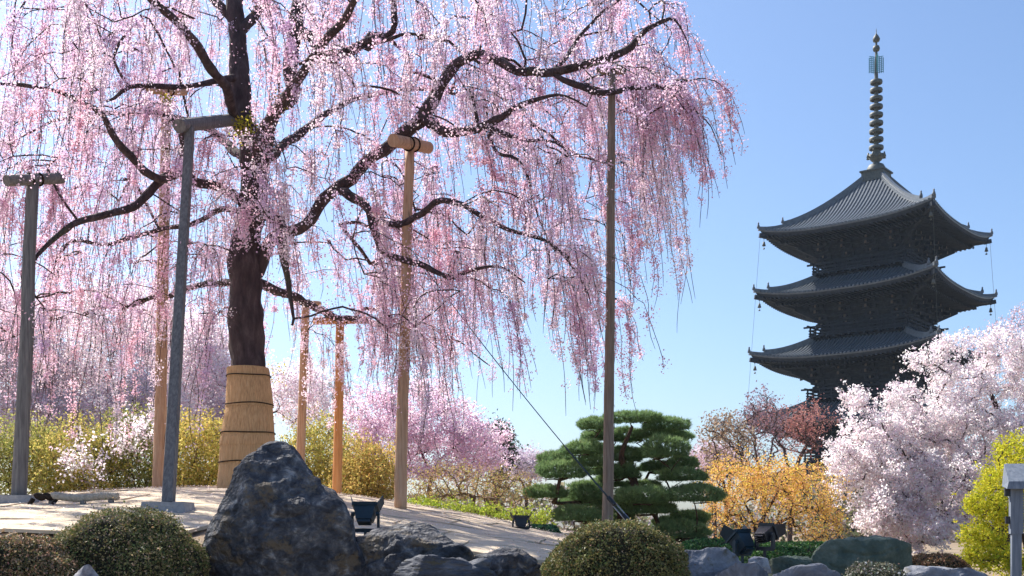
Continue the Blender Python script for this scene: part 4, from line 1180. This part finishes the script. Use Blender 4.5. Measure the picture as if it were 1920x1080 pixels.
        for sx in (-1, 1):
            t_ = MB(); t_.box((sx * W * .155, -W + .06, fz0 + (fz1 - fz0) * .35), (W * .29, .1, (fz1 - fz0) * .68)); dr.add(t_.v[0] @ R_, t_.q[0])
        dr.build('door', M['timber'], wall)
    # balcony
    if s_ > 0:
        B = RTW[s_ - 1] + .35
        bz = RT[s_ - 1]
        bl = MB()
        fbox(bl, (0, -B + .35, bz + .55), (2 * B, .75, .16))
        fbox(bl, (0, -B + .75, bz + .2), (2 * B - 1.2, .3, .7))
        for k in range(13):
            fbox(bl, (-B + .4 + k * (2 * B - .8) / 12, -B + .25, bz + .36), (.2, .9, .18))
        bal = bl.build('balcony', M['timber'], pg)
        for R_ in ROT:
            ra = MB()
            for z_, ext, th in ((bz + .80, .05, .13), (bz + 1.12, .05, .13), (bz + 1.5, .6, .17)):
                t_ = MB(); t_.box((0, -B + .12, z_), (2 * B + 2 * ext, th, th)); ra.add(t_.v[0] @ R_, t_.q[0])
            for k in range(9):
                t_ = MB(); t_.box((-B + .12 + k * (2 * B - .24) / 8, -B + .12, bz + 1.0), (.15, .15, .9)); ra.add(t_.v[0] @ R_, t_.q[0])
            ra.build('railing', M['timber'], bal)
# finial
def lathe_part(name, prof, mat, par, n=20, z=0):
    mb = MB(); mb.lathe(prof, n, (0, 0, z)); return mb.build(name, mat, par, True)
mb = MB(); mb.box((0, 0, 38.0), (2.3, 2.3, .95)); mb.box((0, 0, 38.53), (2.6, 2.6, .16)); mb.box((0, 0, 37.55), (2.55, 2.55, .16))
fin = mb.build('finial', M['bronze'], pg)
lathe_part('dome', [(.98, 38.6), (.95, 38.95), (.75, 39.3), (.35, 39.5), (.3, 39.7)], M['bronze'], fin)
mb = MB(); mb.lathe([(.3, 39.6), (.55, 39.8), (.95, 40.3), (.7, 40.25), (.3, 40.05)], 16)
for k in range(8):
    a = k * math.pi / 4
    mb.box((.86 * math.cos(a), .86 * math.sin(a), 40.3), (.3, .3, .5), None, .3)
mb.build('lotus_base', M['bronze'], fin, True)
lathe_part('shaft', [(.27, 39.4), (.24, 44), (.2, 48.2), (.14, 50.6), (.10, 52.6)], M['bronze'], fin, 12)
for k in range(9):
    z = 41.1 + k * .86; r = .72 - k * .015
    mb = MB()
    mb.lathe([(r, -.17), (r + .04, 0), (r, .17), (r - .10, .19), (r - .12, 0), (r - .10, -.19), (r, -.17)], 24, (0, 0, z))
    for j in range(6):
        a = j * math.pi / 3
        mb.bar((.15 * math.cos(a), .15 * math.sin(a), z), ((r - .08) * math.cos(a), (r - .08) * math.sin(a), z), .10, .14)
    mb.lathe([(.36, -.2), (.36, .2), (.2, .26)], 12, (0, 0, z))
    mb.build('ring', M['bronze'], fin, True)
for a in (0.6, 0.6 + math.pi / 2):                     # water flame: pierced plates
    for sgn in (-1, 1):
        mb = MB(); dx, dy = math.cos(a) * sgn, math.sin(a) * sgn
        for r_ in (.32, .52, .72):
            mb.bar((dx * r_, dy * r_, 48.9 + .15 * (r_ - .3)), (dx * r_, dy * r_, 50.7 - .35 * (r_ - .3)), .05, .09)
        for z in np.arange(49.0, 50.6, .2):
            mb.bar((dx * .12, dy * .12, z), (dx * .72, dy * .72, z + .1), .05, .06)
        mb.build('flame_plate', M['verdigris'], fin)
lathe_part('sphere', [(0, 51.15), (.3, 51.25), (.38, 51.5), (.3, 51.75), (0, 51.85)], M['bronze'], fin, 14)
lathe_part('jewel', [(0, 52.1), (.32, 52.25), (.38, 52.5), (.24, 52.8), (.05, 53.05), (.02, 53.6)], M['bronze'], fin, 14)
for R_ in ROT[:4]:                                     # lightning wires hanging from the eave corners
    mb = MB()
    pts = [np.array((EE[s_], -EE[s_], EZ[s_] + LIFT)) @ R_ for s_ in (4, 3, 2, 1, 0)]
    mb.tube(np.array(pts), .018, 4); mb.build('lightning_wire', M['bronze'], pg)

# ------------------------------------------------------------------ floodlights
def floodlight(base, yaw, pitch, size, mat, label, doors=True, stand=.18):
    """housing with visor fins on a yoke and spike; base = ground point"""
    o = empty('floodlight', base, yaw); tag(o, label, 'floodlight', 'garden floodlights')
    w_, h_, d_ = size
    cp_, sp_ = math.cos(pitch), math.sin(pitch)
    ax = np.array(((1, 0, 0), (0, cp_, sp_), (0, -sp_, cp_)))          # local x, depth, up
    c = np.array((0, 0, stand + h_ * .55))
    loc = lambda p: c + np.asarray(p, float) @ ax
    m = MB()
    front = np.array([(-w_ / 2, d_ / 2, -h_ / 2), (w_ / 2, d_ / 2, -h_ / 2), (w_ / 2, d_ / 2, h_ / 2), (-w_ / 2, d_ / 2, h_ / 2)])
    back = np.array([(-w_ * .36, -d_ / 2, -h_ * .34), (w_ * .36, -d_ / 2, -h_ * .34), (w_ * .36, -d_ / 2, h_ * .34), (-w_ * .36, -d_ / 2, h_ * .34)])
    m.add(loc(np.vstack((back, front))), MB.BOXQ)
    m.build('housing', mat, o)
    m = MB()
    for sx in (-1, 1):
        m.bar(loc((sx * w_ * .53, d_ / 2, -h_ / 2)), loc((sx * w_ * .53, d_ / 2, h_ / 2)), .022, .03, up=(0, 1, 0))
        m.bar(loc((-w_ * .53, d_ / 2, sx * h_ * .53)), loc((w_ * .53, d_ / 2, sx * h_ * .53)), .022, .03)
    m.build('rim', mat, o)
    m = MB(); m.box(loc((0, d_ / 2 + .004, 0)), (w_ * .94, .006, h_ * .94), ax); m.build('glass', M['glass'], o)
    for k in range(4):
        m = MB(); m.box(loc((0, -d_ * .5 - .012, -h_ * .24 + k * h_ * .16)), (w_ * .6, .03, .008), ax); m.build('cooling_fin', mat, o)
    if doors:
        for sx in (-1, 1):
            x0 = sx * w_ * .55
            f = [(x0, d_ / 2, -h_ * .5), (x0, d_ / 2, h_ * .5), (x0 + sx * .035, d_ / 2 + h_ * .75, h_ * .22), (x0 + sx * .03, d_ / 2 + h_ * .55, -h_ * .45)]
            f = np.array(f); g2 = f + np.array((sx * .007, 0, 0))
            m = MB(); m.add(loc(np.vstack((f, g2))), MB.BOXQ); m.build('visor_fin', mat, o)
    for sx in (-1, 1):
        m = MB(); m.bar((sx * w_ * .6, 0, stand * .6), (sx * w_ * .6, 0, c[2]), .02, .035); m.tube([(sx * w_ * .5, 0, c[2]), (sx * w_ * .64, 0, c[2])], .022, 8); m.build('yoke_arm', mat, o)
    m = MB(); m.bar((-w_ * .62, 0, stand * .6), (w_ * .62, 0, stand * .6), .035, .02, up=(0, 1, 0)); m.tube([(0, 0, -.25), (0, 0, stand * .62)], .014, 8); m.build('stake', mat, o)
    return o
p = P(685, 1012, 9.9); floodlight((p[0], p[1], GZ(p[0], p[1]) + .02), math.radians(-6), math.radians(62), (.20, .14, .14), M['blue_metal'], 'blue-black floodlight with two upright fins behind the long low rock')
p = P(977, 990, 13.6); floodlight((p[0], p[1], GZ(p[0], p[1])), math.radians(4), math.radians(70), (.17, .09, .10), M['black_metal'], 'small black floodlight on the mound left of the pine', stand=.08)
p = P(1392, 1045, 9.5); floodlight((p[0], p[1], p[2]), math.radians(38), math.radians(50), (.17, .14, .15), M['blue_metal'], 'blue-green floodlight tilted up on the grey rocks', stand=.05)
p = P(1434, 1046, 9.4); floodlight((p[0], p[1], p[2]), math.radians(-52), math.radians(28), (.145, .125, .12), M['black_metal'], 'black floodlight on thin legs right of the blue-green one', stand=.13)

# ------------------------------------------------------------------ rope lying on the mound
p = P(66, 958, 11.8)
rp = empty('rope', (p[0], p[1], GZ(p[0], p[1]) + .04)); tag(rp, 'thick white twisted rope with black bound end lying on the mound', 'rope')
L = .86; u = np.linspace(0, 1, 90)
for ph in (0, math.pi * 2 / 3, math.pi * 4 / 3):
    a = u * 2 * math.pi * 11 + ph
    pts = np.stack((u * L, .026 * np.cos(a) + .08 * u, .08 + .026 * np.sin(a) + .012 * np.sin(u * 9)), 1)
    k = int(90 * .22)
    m = MB(); m.tube(pts[k:], .021, 6); m.build('strand', M['white_rope'], rp, True)
m = MB(); m.tube(np.stack((u[:22] * L, .08 * u[:22], 0.08 + 0 * u[:22] + .01 * np.sin(u[:22] * 60)), 1), .036, 8); m.tube([(-.02, 0, .06), (-.05, -.02, 0), (-.04, -.03, -.05)], .026, 7); m.tube([(.22, .02, .05), (.2, -.03, 0), (.19, -.05, -.05)], .02, 7)
m.build('black_binding', M['rope'], rp, True)
for x in (.16, .5, .8):
    m = MB(); m.bar((x, .04, -.06), (x, .04, .05), .05, .05); m.build('peg', M['grey_wood'], rp)

# ------------------------------------------------------------------ lamp post at the right edge
p = P(1905, 1100, 8.8); zb_ = GZ(p[0], p[1])
lp_ = empty('lamp_post', (p[0], p[1], zb_), math.radians(-14)); tag(lp_, 'blue-grey wooden lamp post with sloping cap at the right edge', 'lamp post')
zt_ = P(0, 915, 8.8)[2] - zb_
zm = P(0, 1001, 8.8)[2] - zb_
m = MB(); m.box((0, 0, zm / 2 - .1), (.072, .072, zm + .2)); m.build('post', M['grey_paint'], lp_)
m = MB(); m.box((0, 0, (zm + zt_) / 2), (.092, .085, zt_ - zm)); m.build('housing', M['grey_paint'], lp_)
for k in range(14):
    z = zm + .05 + k * (zt_ - zm - .08) / 14
    m = MB(); m.box((.05, 0, z), (.02, .07, .012)); m.build('louvre', M['grey_paint'], lp_)
m = MB()
m.add([(-.085, -.105, zt_ - .01), (.105, -.105, zt_ - .01), (.105, .11, zt_ + .02), (-.085, .11, zt_ + .02), (-.07, -.09, zt_ + .05), (.09, -.09, zt_ + .05), (.09, .10, zt_ + .20), (-.07, .10, zt_ + .20)], MB.BOXQ)
m.build('cap', M['grey_paint'], lp_)
m = MB(); m.box((-.065, 0, zt_ - .03), (.04, .05, .07)); m.build('lamp_socket', M['black_metal'], lp_)
m = MB(); m.box((-.062, 0, zm + .11), (.034, .045, .06)); m.build('sensor', M['black_metal'], lp_)

# ------------------------------------------------------------------ thin spring haze
m_, t_, b_, o_ = mat_new('haze')
t_.nodes.remove(b_)
pv = t_.nodes.new('ShaderNodeVolumePrincipled')
pv.inputs['Color'].default_value = (.66, .82, 1.0, 1)
pv.inputs['Density'].default_value = .00017
pv.inputs['Anisotropy'].default_value = .2
t_.links.new(pv.outputs[0], o_.inputs['Volume'])
hb = MB(); hb.box((0, 330, 29.5), (860, 770, 61)); hz = hb.build('haze', m_)
tag(hz, 'thin pale haze filling the garden air up to the pagoda', kind='stuff')
